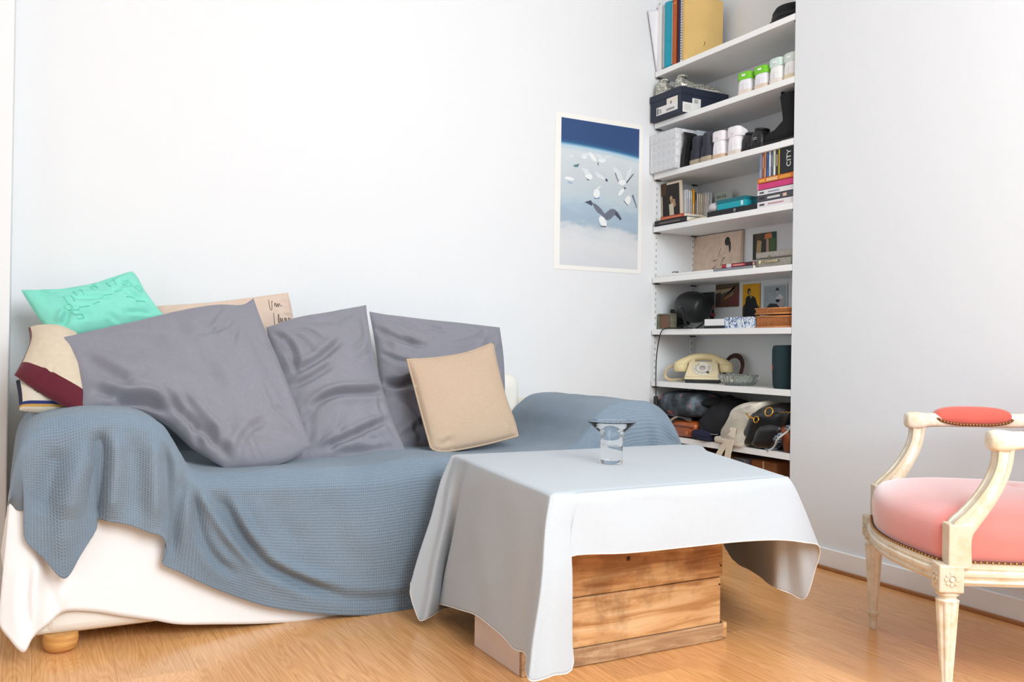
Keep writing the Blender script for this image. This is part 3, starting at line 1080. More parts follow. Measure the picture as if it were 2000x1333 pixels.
cushion('grey_cushion', 'biggest grey cotton cushion, leftmost of the row, tilted over the sofa arm', 'cushion',
        [(108, 662), (180, 648), (260, 632), (340, 612), (420, 598), (470, 597), (495, 583)], [(495, 583), (512, 630), (540, 700), (575, 790), (607, 872)], [(440, 916), (500, 915), (560, 902), (607, 872)], [(108, 662), (140, 700), (155, 770), (168, 808), (300, 818), (380, 880), (440, 916)],
        (0.46, -0.78), (0.98, -0.44), 0.085, GREY, [([(175, 770), (230, 795), (290, 800), (340, 830)], 0.014, 0.018), ([(205, 812), (250, 800), (320, 812)], 0.012, 0.014), ([(300, 780), (360, 830), (420, 880), (455, 912)], 0.013, 0.018), ([(340, 790), (400, 850), (440, 880)], 0.013, 0.014), ([(150, 680), (220, 690), (300, 700), (380, 760)], 0.04, 0.008), ([(330, 640), (380, 720), (430, 800)], 0.03, 0.007), ([(470, 640), (520, 740), (570, 840)], 0.02, 0.006), ([(160, 700), (200, 740), (260, 770)], 0.02, 0.008), ([(460, 910), (470, 870), (520, 830)], 0.014, 0.008), ([(370, 840), (390, 885)], 0.012, 0.012)],
        seed=8, group='big grey sofa cushions', n=120, nse=0.007, pulls=3)
# beige linen cushion in front
cushion('beige_cushion', 'square beige linen cushion with piped edge, in front of the grey cushions', 'cushion',
        [(795, 703), (850, 700), (910, 690), (962, 671)], [(962, 671), (972, 720), (988, 780), (1003, 820), (1011, 852)], [(842, 877), (870, 882), (940, 870), (1011, 852)], [(795, 703), (808, 750), (825, 815), (842, 877)],
        (0.46, -0.72), (0.86, -0.52), 0.055, mat('#c3aa92', 0.92, var=0.05, vs=220, bump=0.3, bs=420), [([(855, 875), (880, 862)], 0.01, 0.006), ([(1005, 845), (985, 830)], 0.01, 0.006)], seed=9, rim=0.0042, puff=0.36, nse=0.004)

# ================================================================== THE COFFEE TABLE
ZT = 0.515
crate = thing('wooden_crate', 'old wooden crate with nailed boards, carrying the cloth-covered table top', 'crate', (-1.31, -1.50, 0.0))
cx0, cx1, cyf, cyb = -1.648, -0.969, -1.634, -1.355
WD1, WD2, WD3 = crate_wood_mat('#d09a62', '#e3b884', '#a9703f', 1), crate_wood_mat('#d9a872', '#e8c193', '#b57f4c', 2), crate_wood_mat('#b8906a', '#d8b891', '#8a6a4c', 3)
PINK = mat('#e6cfc0', 0.75, var=0.05, vs=9)


def cb(nm, m, *a, bevel=0.002):
    return MB().bar(*a).build(nm, m, crate, bevel=bevel, world=True)


cb('plank', WD2, cx0 + 0.004, cx1 - 0.012, cyf, cyf + 0.018, 0.052, 0.1865)
cb('plank', WD1, cx0 + 0.02, cx1 - 0.004, cyf + 0.0015, cyf + 0.018, 0.189, 0.335)
cb('plank', WD2, cx0 + 0.03, cx1 - 0.006, cyf, cyf + 0.018, 0.338, 0.487)
cb('bottom_board', WD3, cx0 + 0.002, cx1 - 0.002, cyf - 0.003, cyf + 0.02, 0.002, 0.050)
cb('cleat', WD2, cx1 - 0.002, cx1 + 0.016, cyf - 0.002, cyf + 0.03, 0.004, 0.052, bevel=0.006)
cb('end_panel', PINK, cx0 - 0.008, cx0 + 0.006, cyf + 0.012, cyb, 0.0, 0.235)
cb('end_panel', PINK, cx0 + 0.030, cx0 + 0.044, cyf + 0.02, cyb, 0.237, 0.487)
cb('corner_post', WD3, cx0 - 0.008, cx0 + 0.004, cyf - 0.002, cyf + 0.012, 0.0, 0.236)
cb('end_panel', WD3, cx1 - 0.004, cx1 + 0.012, cyf + 0.03, cyb, 0.0, 0.235)
cb('end_panel', WD3, cx1 - 0.004, cx1 + 0.012, cyf + 0.03, cyb, 0.237, 0.487)
cb('back_board', WD3, cx0, cx1, cyb - 0.018, cyb, 0.0, 0.235)
cb('back_board', WD3, cx0 + 0.03, cx1, cyb - 0.018, cyb, 0.237, 0.487)
NAIL = mat('#4b3a2c', 0.5, 0.4)
for px, py in ((1228, 1092), (1408, 1105), (1405, 1142), (1405, 1228), (1238, 1274), (1160, 1300), (1320, 1270), (1408, 1215)):
    p = at_y(px, py, cyf - 0.001)
    MB().lathe([(0.0028, 0), (0.0028, 0.003)], 8, (p.x, cyf + 0.0006, p.z), rot=Matrix.Rotation(PI / 2, 3, 'X')).build('nail', NAIL, crate, world=True)
p = at_y(1228, 1092, cyf)
MB().lathe([(0.0065, 0), (0.005, 0.002)], 12, (p.x, cyf + 0.0005, p.z), rot=Matrix.Rotation(PI / 2, 3, 'X')).build('knot', mat('#4a2f1c', 0.6), crate, world=True)

RL, FL, FR, RR = [at_z(*q, ZT) for q in ((885, 888), (1075, 966), (1537, 930), (1345, 868))]
ctr = (RL + FL + FR + RR) / 4
bd = MB()
ins = [ctr + (p - ctr) * 0.985 for p in (RL, FL, FR, RR)]
bd.prism([(p.x, p.y) for p in ins], (0, 0, ZT - 0.0265), (1, 0, 0), (0, 1, 0), (0, 0, 0.022))
o = bd.build('table_top', mat('#c9a878', 0.6, var=0.1, vs=6, stretch=(1, 12, 1)))
tag(o, 'flat board lying on the crate, hidden under the pale cloth', 'table top')

# tablecloth
CLOTH = mat('#bcc2c7', 0.9, var=0.02, vs=300, bump=0.12, bs=900)
nl = Vector((-(RL.y - FL.y), (RL.x - FL.x), 0))
nl.normalize()
if nl.x > 0:
    nl = -nl
nr = Vector(((RR.y - FR.y), -(RR.x - FR.x), 0))
nr.normalize()
if nr.x < 0:
    nr = -nr
FY = FL.y


def lf(px, py, off):
    return at_plane(px, py, RL + nl * off, nl)


def rf(px, py, off):
    return at_plane(px, py, FR + nr * off, nr)


def mixp(a, b, t_):
    return a + (b - a) * t_


cc = [
    (mixp(RR, RL, 0.5), mixp(RR, RL, 0.5) + Vector((0, 0.0, -0.2))),
    (mixp(RR, RL, 0.93), mixp(RR, RL, 0.95) + Vector((0, -0.01, -0.32))),
    (RL, at_y(806, 1120, RL.y - 0.02) + Vector((0, 0, -0.02))),
    (mixp(RL, FL, 0.03), at_y(817, 1207, RL.y - 0.055)),
    (mixp(RL, FL, 0.07), at_y(836, 1208, RL.y - 0.085)),
    (mixp(RL, FL, 0.12), lf(864, 1190, 0.035)),
    (mixp(RL, FL, 0.17), lf(880, 1186, -0.005)),
    (mixp(RL, FL, 0.21), lf(868, 1183, 0.03)),
    (mixp(RL, FL, 0.25), lf(858, 1180, 0.055)),
    (mixp(RL, FL, 0.38), lf(892, 1190, 0.05)),
    (mixp(RL, FL, 0.55), lf(930, 1203, 0.045)),
    (mixp(RL, FL, 0.74), lf(978, 1240, 0.04)),
    (mixp(RL, FL, 0.86), lf(1003, 1268, 0.035)),
    (mixp(RL, FL, 0.95), lf(1026, 1278, 0.03)),
    (FL, at_y(1028, 1318, FY - 0.045)),
    (mixp(FL, FR, 0.015), at_y(1040, 1331, FY - 0.065)),
    (mixp(FL, FR, 0.04), at_y(1078, 1320, FY - 0.07)),
    (mixp(FL, FR, 0.065), at_y(1121, 1302, FY - 0.05)),
    (mixp(FL, FR, 0.085), at_y(1110, 1190, FY - 0.025)),
    (mixp(FL, FR, 0.105), at_y(1103, 1112, FY - 0.012)),
    (mixp(FL, FR, 0.14), at_y(1118, 1086, FY - 0.02)),
    (mixp(FL, FR, 0.30), at_y(1215, 1081, FY - 0.022)),
    (mixp(FL, FR, 0.50), at_y(1310, 1072, FY - 0.018)),
    (mixp(FL, FR, 0.72), at_y(1412, 1061, FY - 0.025)),
    (mixp(FL, FR, 0.90), at_y(1512, 1055, FY - 0.04)),
    (mixp(FL, FR, 0.975), at_y(1570, 1060, FY - 0.04)),
    (FR, at_y(1602, 1070, FY - 0.01)),
    (mixp(FR, RR, 0.025), at_y(1592, 1115, FY + 0.03)),
    (mixp(FR, RR, 0.05), at_y(1574, 1169, FY + 0.06)),
    (mixp(FR, RR, 0.09), at_y(1545, 1160, FY + 0.10)),
    (mixp(FR, RR, 0.14), at_y(1512, 1147, FY + 0.14)),
    (mixp(FR, RR, 0.25), at_y(1500, 1138, FY + 0.24)),
    (mixp(FR, RR, 0.45), at_y(1470, 1115, FY + 0.42)),
    (mixp(FR, RR, 0.75), at_y(1430, 1092, FY + 0.62)),
    (RR, RR + Vector((0.05, 0.02, -0.26))),
    (mixp(RR, RL, 0.5), mixp(RR, RL, 0.5) + Vector((0, 0.0, -0.2))),
]
K = np.array([list(a) + list(b) for a, b in cc])
NC = 300
Cc = catmull(K, NC)
G = []
c0 = np.array(ctr)
for s in (0.0, 0.25, 0.5, 0.7, 0.85, 0.93, 0.975):
    G.append(c0 + (Cc[:, :3] - c0) * s)
for k in range(0, 61):
    s = k / 60
    P = Cc[:, :3] + (Cc[:, 3:] - Cc[:, :3]) * s
    out = (Cc[:, :3] - c0)
    out = out / (np.linalg.norm(out, axis=1)[:, None] + 1e-9)
    P = P + out * (0.008 * math.sin(min(1, s * 5) * PI / 2) * (1 - s))[..., None] if False else P + out * (0.008 * math.sin(min(1.0, s * 5) * PI / 2) * (1 - s))
    G.append(P)
G = np.array(G)
# the edge of the top rolls over: lower the two rows at the rim a little
G[6, :, 2] -= 0.0005
G[7, :, 2] -= 0.004
for i in range(8, len(G)):
    for j in range(NC):
        p = G[i, j]
        q = mnoise.noise(Vector((p[0] * 6, p[1] * 6, p[2] * 6))) * 0.006 * min(1, (i - 7) / 12)
        G[i, j] += np.array([q, -q, 0])
fixn = min(2.5, 9)
tc_o = thing('tablecloth', 'pale grey cotton cloth draped over the crate table, corners hanging', 'tablecloth', (ctr.x, ctr.y, ZT))
MB().grid(G).build('cloth', CLOTH, tc_o, smooth=True, solid=0.0015, world=True, weld=True)
MB().tube([tuple(p) for p in G[-1][::2]], 0.0019, 5).build('stitched_hem', mat('#e9e7e2', 0.85), tc_o, smooth=True, world=True)

# glass candle holder
gp = at_z(1194, 906, ZT + 0.001)
GLASS = mat('#ffffff', 0.02, trans=1.0, ior=1.22, key='glass')
t = thing('glass_candle_holder', 'clear glass candle holder with flared dish, standing on the tablecloth', 'candle holder', (gp.x, gp.y, ZT + 0.0035))
prof = [(0.0, 0.0), (0.031, 0.0), (0.0335, 0.003), (0.034, 0.012), (0.0335, 0.06), (0.034, 0.084), (0.038, 0.092), (0.055, 0.106), (0.069, 0.119), (0.0715, 0.1225), (0.0705, 0.1245), (0.067, 0.122), (0.052, 0.1105), (0.036, 0.0985), (0.029, 0.093), (0.027, 0.085), (0.0265, 0.055), (0.024, 0.050), (0.0, 0.049)]
MB().lathe(prof, 48).build('holder', GLASS, t, smooth=True, auto=50)

# ================================================================== THE ARMCHAIR
CH = thing('armchair', 'cream painted carved armchair with pink velvet seat, against the right wall', 'armchair', (-0.647, -2.011, 0.0), math.radians(-125.1))


def cream_mat():
    m, nt, b = node_mat('worn_cream_paint')
    L = nt.links.new
    tc = N(nt, 'ShaderNodeTexCoord')
    n1 = N(nt, 'ShaderNodeTexNoise', Scale=22.0, Detail=6.0, Roughness=0.7)
    L(tc.outputs['Object'], n1.inputs['Vector'])
    g = N(nt, 'ShaderNodeNewGeometry')
    pr = N_range(nt, g.outputs['Pointiness'], 0.53, 0.60)
    c = ramp(nt, [(0.35, '#dac8a8'), (0.55, '#ece3d0'), (0.7, '#f0eadc')], n1.outputs['Fac'])
    mx = N(nt, 'ShaderNodeMixRGB')
    mu = N(nt, 'ShaderNodeMath', operation='MULTIPLY')
    L(pr, mu.inputs[0])
    L(n1.outputs['Fac'], mu.inputs[1])
    L(mu.outputs[0], mx.inputs[0])
    L(c, mx.inputs[1])
    mx.inputs[2].default_value = (*lin('#a98a5c'), 1)
    L(mx.outputs[0], b.inputs['Base Color'])
    b.inputs['Roughness'].default_value = 0.5
    return m


CRM = cream_mat()
VEL = mat('#d4766c', 0.7, sheen=1.0, var=0.05, vs=8)
ARMV = mat('#cf5f50', 0.75, sheen=0.4, var=0.05, vs=12)
BRS = mat('#b98e4e', 0.3, 0.9)
BRNB = mat('#6a3a25', 0.7)
HX = 0.307


def fluted_leg(x, y, h, r0, r1, m, parent, nm='leg', square_top=0.0):
    """turned, tapering leg with vertical flutes, a ring collar and a small peg foot"""
    rings = []
    sg = 48
    zs = [(0.0, r1 * 0.62, 0), (0.004, r1 * 0.72, 0), (0.022, r1 * 0.95, 0), (0.036, r1 * 0.80, 0), (0.040, r1 * 1.05, 0), (0.046, r1 * 1.25, 0), (0.052, r1 * 1.25, 0), (0.056, r1 * 1.0, 0), (0.060, r1 * 1.0, 1)]
    for k in range(1, 9):
        f = k / 8
        zs.append((0.060 + (h - 0.028 - 0.060) * f, r1 + (r0 - r1) * f, 1))
    zs += [(h - 0.026, r0, 0), (h - 0.022, r0 * 1.04, 0), (h - 0.018, r0 * 0.78, 0), (h - 0.012, r0 * 0.78, 0), (h - 0.008, r0 * 1.02, 0), (h, r0 * 1.05, 0)]
    for z, r, fl_ in zs:
        rr = []
        for k in range(sg):
            a = 2 * PI * k / sg
            q = r * (1 - 0.13 * (0.5 + 0.5 * math.cos(8 * a)) ** 2 * fl_)
            rr.append(Vector((x + q * math.cos(a), y + q * math.sin(a), z)))
        rings.append(rr)
    return MB().loft(rings).build(nm, m, parent, smooth=True, auto=40)


for sx in (-1, 1):
    fluted_leg(sx * HX, 0.0, 0.285, 0.026, 0.0135, CRM, CH)
    lb = MB().box((sx * HX, 0, 0.318), (0.058, 0.058, 0.066)).build('leg_block', CRM, CH, bevel=0.004)
    # carved rosette on the outer and front faces
    for ax in (0, 1):
        q = MB()
        for k in range(8):
            a = 2 * PI * k / 8
            if ax == 0:
                q.box((sx * (HX + 0.029), 0.013 * math.cos(a), 0.318 + 0.013 * math.sin(a)), (0.005, 0.009, 0.009), Matrix.Rotation(a, 3, 'X'))
            else:
                q.box((sx * HX + 0.013 * math.cos(a), -0.029, 0.318 + 0.013 * math.sin(a)), (0.009, 0.005, 0.009), Matrix.Rotation(-a, 3, 'Y'))
        c = (sx * (HX + 0.031), 0, 0.318) if ax == 0 else (sx * HX, -0.031, 0.318)
        q.lathe([(0.0, -0.003), (0.006, -0.002), (0.006, 0.002), (0.0, 0.003)], 10, c, rot=Matrix.Rotation(PI / 2, 3, 'Y' if ax == 0 else 'X'))
        q.build('rosette', CRM, lb, bevel=0.0015)
for sx in (-1, 1):      # plain raked back legs
    rings = []
    for z, yy, r in ((0.0, 0.585, 0.014), (0.15, 0.555, 0.018), (0.30, 0.535, 0.022), (0.36, 0.535, 0.023), (0.50, 0.545, 0.020), (0.70, 0.59, 0.018), (0.92, 0.655, 0.017)):
        rings.append([Vector((sx * 0.255 + r * a, yy + r * b, z)) for a, b in ((-1, -1), (1, -1), (1, 1), (-1, 1))])
    MB().loft(rings).build('back_leg', CRM, CH, bevel=0.004)


def rail(path, nm, z0=0.300, z1=0.352):
    """moulded seat rail: reeded section swept along a path in plan"""
    sec = [(0.0, z0), (0.012, z0), (0.016, z0 + 0.008), (0.010, z0 + 0.013), (0.012, z0 + 0.018), (0.020, z0 + 0.024), (0.020, z0 + 0.032), (0.012, z0 + 0.037), (0.016, z0 + 0.042), (0.014, z1), (-0.01, z1), (-0.01, z0)]
    P = [Vector(p) for p in path]
    rings = []
    for i, p in enumerate(P):
        a, b = P[max(i - 1, 0)], P[min(i + 1, len(P) - 1)]
        t_ = (b - a).normalized()
        nn = Vector((t_.y, -t_.x))
        rings.append([Vector((p.x + nn.x * s, p.y + nn.y * s, z)) for s, z in sec])
    return MB().loft(rings).build(nm, CRM, CH, smooth=True, auto=35)


fr_path = [(-HX + 0.02 + (2 * HX - 0.04) * k / 16, -0.004 - 0.052 * math.sin(PI * k / 16)) for k in range(17)]
rail(fr_path, 'front_rail')
for sx in (-1, 1):
    pa = [Vector((sx * HX, 0.02)), Vector((sx * 0.302, 0.15)), Vector((sx * 0.288, 0.32)), Vector((sx * 0.262, 0.53))]
    rail([tuple(p) for p in (pa if sx > 0 else pa[::-1])], 'side_rail')
rail([(0.25, 0.55), (-0.25, 0.55)], 'back_rail')
# upholstered seat: outline in plan, domed top
outl = [Vector(p) for p in fr_path]
sidep = [(HX - 0.012, 0.03), (0.296, 0.15), (0.282, 0.32), (0.258, 0.52)]
ring = [(p.x * 0.985, p.y - 0.004) for p in outl] + sidep + [(0.15, 0.545), (0.0, 0.55), (-0.15, 0.545)] + [(-a, b) for a, b in sidep[::-1]]
ring = resample(np.array(ring + [ring[0]]), 81)[:-1]
cen = np.array((0.0, 0.26))
rings = []
for f, z in ((1.0, 0.348), (1.012, 0.372), (1.018, 0.405), (1.005, 0.432), (0.975, 0.450), (0.92, 0.465), (0.80, 0.481), (0.6, 0.494), (0.35, 0.501), (0.12, 0.503), (0.0, 0.5035)):
    rings.append([Vector((cen[0] + (p[0] - cen[0]) * f, cen[1] + (p[1] - cen[1]) * f, z - 0.012 * max(0, (p[1] - 0.3) / 0.25) * (1 - f if f < 0.9 else 0))) for p in ring])
MB().loft(rings).build('seat', VEL, CH, smooth=True)


def nails(pts, r, parent, nm='nail_trim'):
    q = MB()
    for p in pts:
        q.lathe([(r, 0), (r * 0.85, r * 0.5), (r * 0.3, r * 0.85)], 6, p[:3], rot=p[3])
    return q.build(nm, BRS, parent, smooth=True)


# braid with brass nails round the bottom of the seat
br = MB().tube([Vector((p[0] * 1.012, (p[1] - 0.26) * 1.012 + 0.26, 0.3525)) for p in ring], 0.0048, 6, closed=True).build('braid', BRNB, CH, smooth=True)
rr = resample(np.r_[ring, ring[:1]], 160)[:-1]
q = []
for k in range(len(rr)):
    a, b = rr[k - 1], rr[(k + 1) % len(rr)]
    tv = (b - a) / np.linalg.norm(b - a)
    nv = Vector((tv[1], -tv[0], 0))
    p = Vector((rr[k][0] * 1.012, (rr[k][1] - 0.26) * 1.012 + 0.26, 0.354)) + nv * 0.004
    q.append((p.x, p.y, p.z, nv.to_track_quat('Z', 'Y').to_matrix()))
nm_ = nails(q, 0.0042, br)
nm_['kind'] = 'stuff'

for sx in (-1, 1):
    X0 = sx * HX
    # arm support: front post then a scroll sweeping back and up
    sup = [(0.022, 0.345, 0.027), (0.020, 0.40, 0.026), (0.026, 0.435, 0.026), (0.048, 0.463, 0.022), (0.078, 0.503, 0.019), (0.104, 0.548, 0.0175), (0.120, 0.592, 0.017), (0.125, 0.635, 0.018)]
    C = catmull(sup, 30)
    rings = []
    for i, (y, z, r) in enumerate(C):
        a, b = C[max(i - 1, 0)], C[min(i + 1, len(C) - 1)]
        t_ = Vector((0, b[0] - a[0], b[1] - a[1])).normalized()
        nn = Vector((0, t_.z, -t_.y))
        hw = 0.022
        sec = [(-hw, -r), (-hw * 0.55, -r * 1.0), (-hw * 0.45, -r * 0.86), (hw * 0.45, -r * 0.86), (hw * 0.55, -r), (hw, -r), (hw, -r * 0.5), (hw * 0.82, -r * 0.35), (hw * 0.82, r * 0.35), (hw, r * 0.5), (hw, r), (-hw, r), (-hw, r * 0.5), (-hw * 0.82, r * 0.35), (-hw * 0.82, -r * 0.35), (-hw, -r * 0.5)]
        rings.append([Vector((X0 + s, y, z)) + nn * w_ for s, w_ in sec])
    MB().loft(rings).build('arm_support', CRM, CH, smooth=True, auto=35)
    MB().bar(X0 - 0.024, X0 + 0.024, -0.006, 0.046, 0.343, 0.449).build('front_post', CRM, CH, bevel=0.003)
    # arm rest: from rounded knob back to the back post
    arm = [(0.088, 0.652, 0.012, 0.012), (0.092, 0.652, 0.022, 0.021), (0.105, 0.652, 0.029, 0.026), (0.125, 0.652, 0.031, 0.026), (0.15, 0.653, 0.027, 0.022), (0.18, 0.655, 0.026, 0.021), (0.30, 0.656, 0.026, 0.021), (0.40, 0.658, 0.024, 0.021), (0.48, 0.668, 0.022, 0.022), (0.58, 0.69, 0.02, 0.022)]
    C = catmull(arm, 44)
    rings = []
    for y, z, hw, hh in C:
        xin = X0 - sx * 0.042 * max(0, (y - 0.3) / 0.28)
        rr_ = []
        for k in range(20):
            a = 2 * PI * k / 20
            rr_.append(Vector((xin + hw * math.copysign(abs(math.cos(a)) ** 0.6, math.cos(a)), y, z + hh * math.copysign(abs(math.sin(a)) ** 0.6, math.sin(a)))))
        rings.append(rr_)
    MB().loft(rings).build('arm_rest', CRM, CH, smooth=True, auto=45)
    # padded manchette
    rings = []
    for f in np.linspace(0, 1, 26):
        y = 0.172 + 0.222 * f
        e = max(0.004, math.sin(PI * min(max(f, 0.0), 1.0))) ** 0.26
        xin = X0 - sx * 0.042 * max(0, (y - 0.3) / 0.28)
        hw, hh = 0.0305 * (0.55 + 0.45 * e), 0.041 * e + 0.002 * math.cos(f * 6.28)
        rings.append([Vector((xin + hw * math.copysign(abs(math.cos(a)) ** 0.7, math.cos(a)), y, 0.664 + ((hh - 0.004) * math.sin(a) ** 0.7 if math.sin(a) > 0 else -0.022 * e * abs(math.sin(a)) ** 0.3))) for a in np.linspace(0, 2 * PI, 18, endpoint=False)])
    pad = MB().loft(rings).build('arm_pad', ARMV, CH, smooth=True)
    q, bl = [], []
    for side in (-1, 1):
        for f in np.linspace(0.02, 0.98, 24):
            y = 0.172 + 0.222 * f
            xin = X0 - sx * 0.042 * max(0, (y - 0.3) / 0.28)
            e = math.sin(PI * f) ** 0.26
            z = 0.680 - 0.036 * min(1, e * 1.03)
            p = Vector((xin + side * 0.0305 * (0.55 + 0.45 * e) + side * 0.0012, y, z))
            bl.append((side, p))
            q.append((p.x + side * 0.002, p.y, p.z, Vector((side, 0, 0)).to_track_quat('Z', 'Y').to_matrix()))
    for side in (-1, 1):
        MB().tube([p for s_, p in bl if s_ == side], 0.0042, 6).build('braid', BRNB, pad, smooth=True)
    nails(q, 0.0036, pad)['kind'] = 'stuff'
# back: oval frame with a padded panel
bt = Matrix.Rotation(math.radians(-17), 3, 'X')
cb_ = Vector((0, 0.60, 0.78))
ov = [cb_ + bt @ Vector((0.265 * math.copysign(abs(math.cos(a)) ** 0.8, math.cos(a)), 0, 0.235 * math.copysign(abs(math.sin(a)) ** 0.8, math.sin(a)))) for a in np.linspace(0, 2 * PI, 48, endpoint=False)]
MB().tube(ov, 0.021, 10, closed=True).build('back_frame', CRM, CH, smooth=True)
rings = []
for f, d in ((0.0, -0.034), (0.3, -0.033), (0.6, -0.027), (0.85, -0.014), (0.95, 0.0), (0.9, 0.012), (0.0, 0.014)):
    rings.append([cb_ + bt @ (bt.inverted() @ (p - cb_) * f + Vector((0, d, 0))) for p in ov])
MB().loft(rings).build('back_pad', VEL, CH, smooth=True)

# ================================================================== THINGS ON THE SHELVES
def on(i, w, x, dz=0.0):
    """a point on shelf i (0 = top): w metres from the sofa wall, x metres in from the front edge"""
    return (x, -w, ST[i] + 0.0004 + dz)


def book(name, label, loc, t_, h, d, cover, pages='#ece4d2', flat=False, rz=0.0, lean=0.0, titles=(), cat='book', group=None, soft=True):
    rot = (PI / 2, 0, rz) if flat else (lean, 0, rz)
    o = thing(name, label, cat, loc, group=group, rot=rot)
    m = mat(cover, 0.5, var=0.03, vs=40)
    c = MB()
    b = 0.0012 if soft else 0.0025
    c.bar(0, b, 0, t_, 0, h).bar(0, d, 0, b, 0, h).bar(0, d, t_ - b, t_, 0, h)
    co = c.build('cover', m, o)
    g = 0.0 if soft else 0.003
    MB().bar(b, d - 0.002 - g, b, t_ - b, g + 0.0006, h - g - 0.0006).build('pages', mat(pages, 0.85, var=0.05, vs=150), o)
    for (z0, z1, y0, y1, col) in titles:
        MB().bar(-0.0004, 0.0002, t_ * y0, t_ * y1, h * z0, h * z1).build('title_print', mat(col, 0.5), co)
    return o


def carton(name, label, cat, loc, sx, sy, sz, body, lid=None, lid_h=0.03, over=0.002, rz=0.0, bevel=0.0015, group=None):
    """box with a fitted lid; local x into the shelf, y along it (towards -w), z up"""
    o = thing(name, label, cat, loc, rz, group=group)
    bm_ = body if not isinstance(body, str) else mat(body, 0.6, var=0.03, vs=30)
    lm = (lid if not isinstance(lid, str) else mat(lid, 0.6, var=0.03, vs=30)) if lid else None
    MB().bar(0, sx, -sy, 0, 0, sz - (0.002 if lm else 0)).build('body', bm_, o, bevel=bevel)
    if lm:
        MB().bar(-over, sx + over, -sy - over, over, sz - lid_h, sz).build('lid', lm, o, bevel=bevel)
    return o


def ring_up(x, hw, z0, h, n=14, p=0.7):
    out = []
    for k in range(n):
        a = PI * k / (n - 1)
        out.append(Vector((x, hw * math.copysign(abs(math.cos(a)) ** p, math.cos(a)), z0 + h * abs(math.sin(a)) ** p)))
    return out


def shoe(name, label, loc, rz, L=0.255, wd=0.042, h=0.092, upper='#eeeeee', sole='#f2f2f0', tab=None, tabh=(0.5, 1.04), lining='#c9c9c9', group=None, rough=0.6, solh=0.024, accent=None, trim=None):
    o = thing(name, label, 'shoe', loc, rz, group=group)
    um = mat(upper, rough, var=0.04, vs=60)
    st = [(0.0, 0.55, 0.70), (0.015, 0.75, 0.9), (0.05, 0.86, 1.0), (0.12, 0.9, 1.0), (0.25, 0.9, 0.93), (0.36, 0.92, 0.95), (0.48, 0.95, 0.84), (0.62, 1.0, 0.62), (0.78, 1.0, 0.46), (0.90, 0.86, 0.40), (0.97, 0.6, 0.33), (1.0, 0.3, 0.22)]
    MB().loft([ring_up(x * L, k * wd, solh, hh * h - solh) for x, k, hh in st]).build('upper', um, o, smooth=True, auto=50)
    sr = []
    for x, k in ((-0.008, 0.45), (0.0, 0.72), (0.03, 0.9), (0.12, 0.95), (0.4, 0.9), (0.7, 1.08), (0.88, 0.98), (0.97, 0.7), (1.012, 0.35)):
        sr.append([Vector((x * L, -k * wd, 0)), Vector((x * L, k * wd, 0)), Vector((x * L, k * wd, solh)), Vector((x * L, -k * wd, solh))])
    MB().loft(sr).build('sole', mat(sole, 0.6, var=0.05, vs=50), o, bevel=0.003, smooth=True, auto=50)
    rg = [Vector((L * 0.16 + 0.085 * L * 1.6 * math.cos(a), 0.55 * wd * math.sin(a), h * 0.995)) for a in np.linspace(0, 2 * PI, 16, endpoint=False)]
    MB().tube(rg, 0.0055, 6, closed=True).build('collar', mat(trim or upper, rough), o, smooth=True)
    MB().poly([p + Vector((0, 0, 0.0005)) for p in rg]).build('lining', mat(lining, 0.9), o)
    if tab:
        rings = []
        for x, k in ((-0.006, 0.50), (0.0, 0.64), (0.02, 0.82), (0.05, 0.9), (0.16, 0.94), (0.2, 0.94)):
            r = []
            zz0 = solh + (h - solh) * tabh[0]
            drop = max(0, x - 0.05) * 0.10
            for s, z in ((-1.03, zz0 - drop * 0.2), (-1.03, h * tabh[1] - drop), (-0.8, h * tabh[1] + 0.004 - drop), (0.8, h * tabh[1] + 0.004 - drop), (1.03, h * tabh[1] - drop), (1.03, zz0 - drop * 0.2)):
                r.append(Vector((x * L, s * k * wd, z)))
            rings.append(r)
        tb = MB().loft(rings).build('heel_tab', mat(tab, 0.6, var=0.05, vs=60), o, bevel=0.003, smooth=True, auto=40)
        MB().bar(-0.0045, -0.002, -0.010, 0.010, h * 0.86, h * 0.95).build('heel_logo', mat(accent or '#f4f4f4', 0.6), tb, bevel=0.001)
    MB().bar(-0.0022, 0.004, -0.0012, 0.0012, solh, h * 0.55).build('heel_seam', mat(accent or '#d8d4d2', 0.7), o)
    q = MB()
    for k in range(5):
        xx = L * (0.36 + k * 0.055)
        zz = h * (0.96 - k * 0.075)
        q.tube([(xx, -0.018, zz - 0.004), (xx + 0.004, 0, zz + 0.002), (xx, 0.018, zz - 0.004)], 0.0022, 5)
    q.build('laces', mat(trim or '#f0f0ee', 0.8), o, smooth=True)
    return o


# ---- shelf 0 (top): folders, books, hat
o = thing('document_sleeve', 'clear plastic document sleeve leaning out at the left of the top shelf', 'folder', on(0, 0.012, 0.004), rot=(math.radians(1), math.radians(-12), 0))
MB().bar(0, 0.22, -0.004, 0.0, 0, 0.31).build('sleeve', mat('#e3e3ea', 0.3, var=0.02), o, bevel=0.001)
MB().bar(0.004, 0.21, -0.006, -0.004, 0.002, 0.30).build('paper', mat('#f1eff2', 0.8), o)
o = thing('white_folder', 'thick white folder beside the turquoise binder on the top shelf', 'folder', on(0, 0.020, 0.0))
MB().bar(0, 0.24, -0.028, 0, 0, 0.335).build('cover', mat('#eeeae8', 0.5), o, bevel=0.002)
MB().bar(0.004, 0.238, -0.024, -0.004, 0.335, 0.3355).build('pages', PAGES, o)
o = thing('ring_binder', 'turquoise ring binder with a rounded spine on the top shelf', 'binder', on(0, 0.050, 0.0))
c = []
for k in range(13):
    a = PI * k / 12
    c.append((0.045 - 0.05 * math.sin(a), -0.045 + 0.043 * math.cos(a)))
c += [(0.26, -0.088), (0.26, -0.002)]
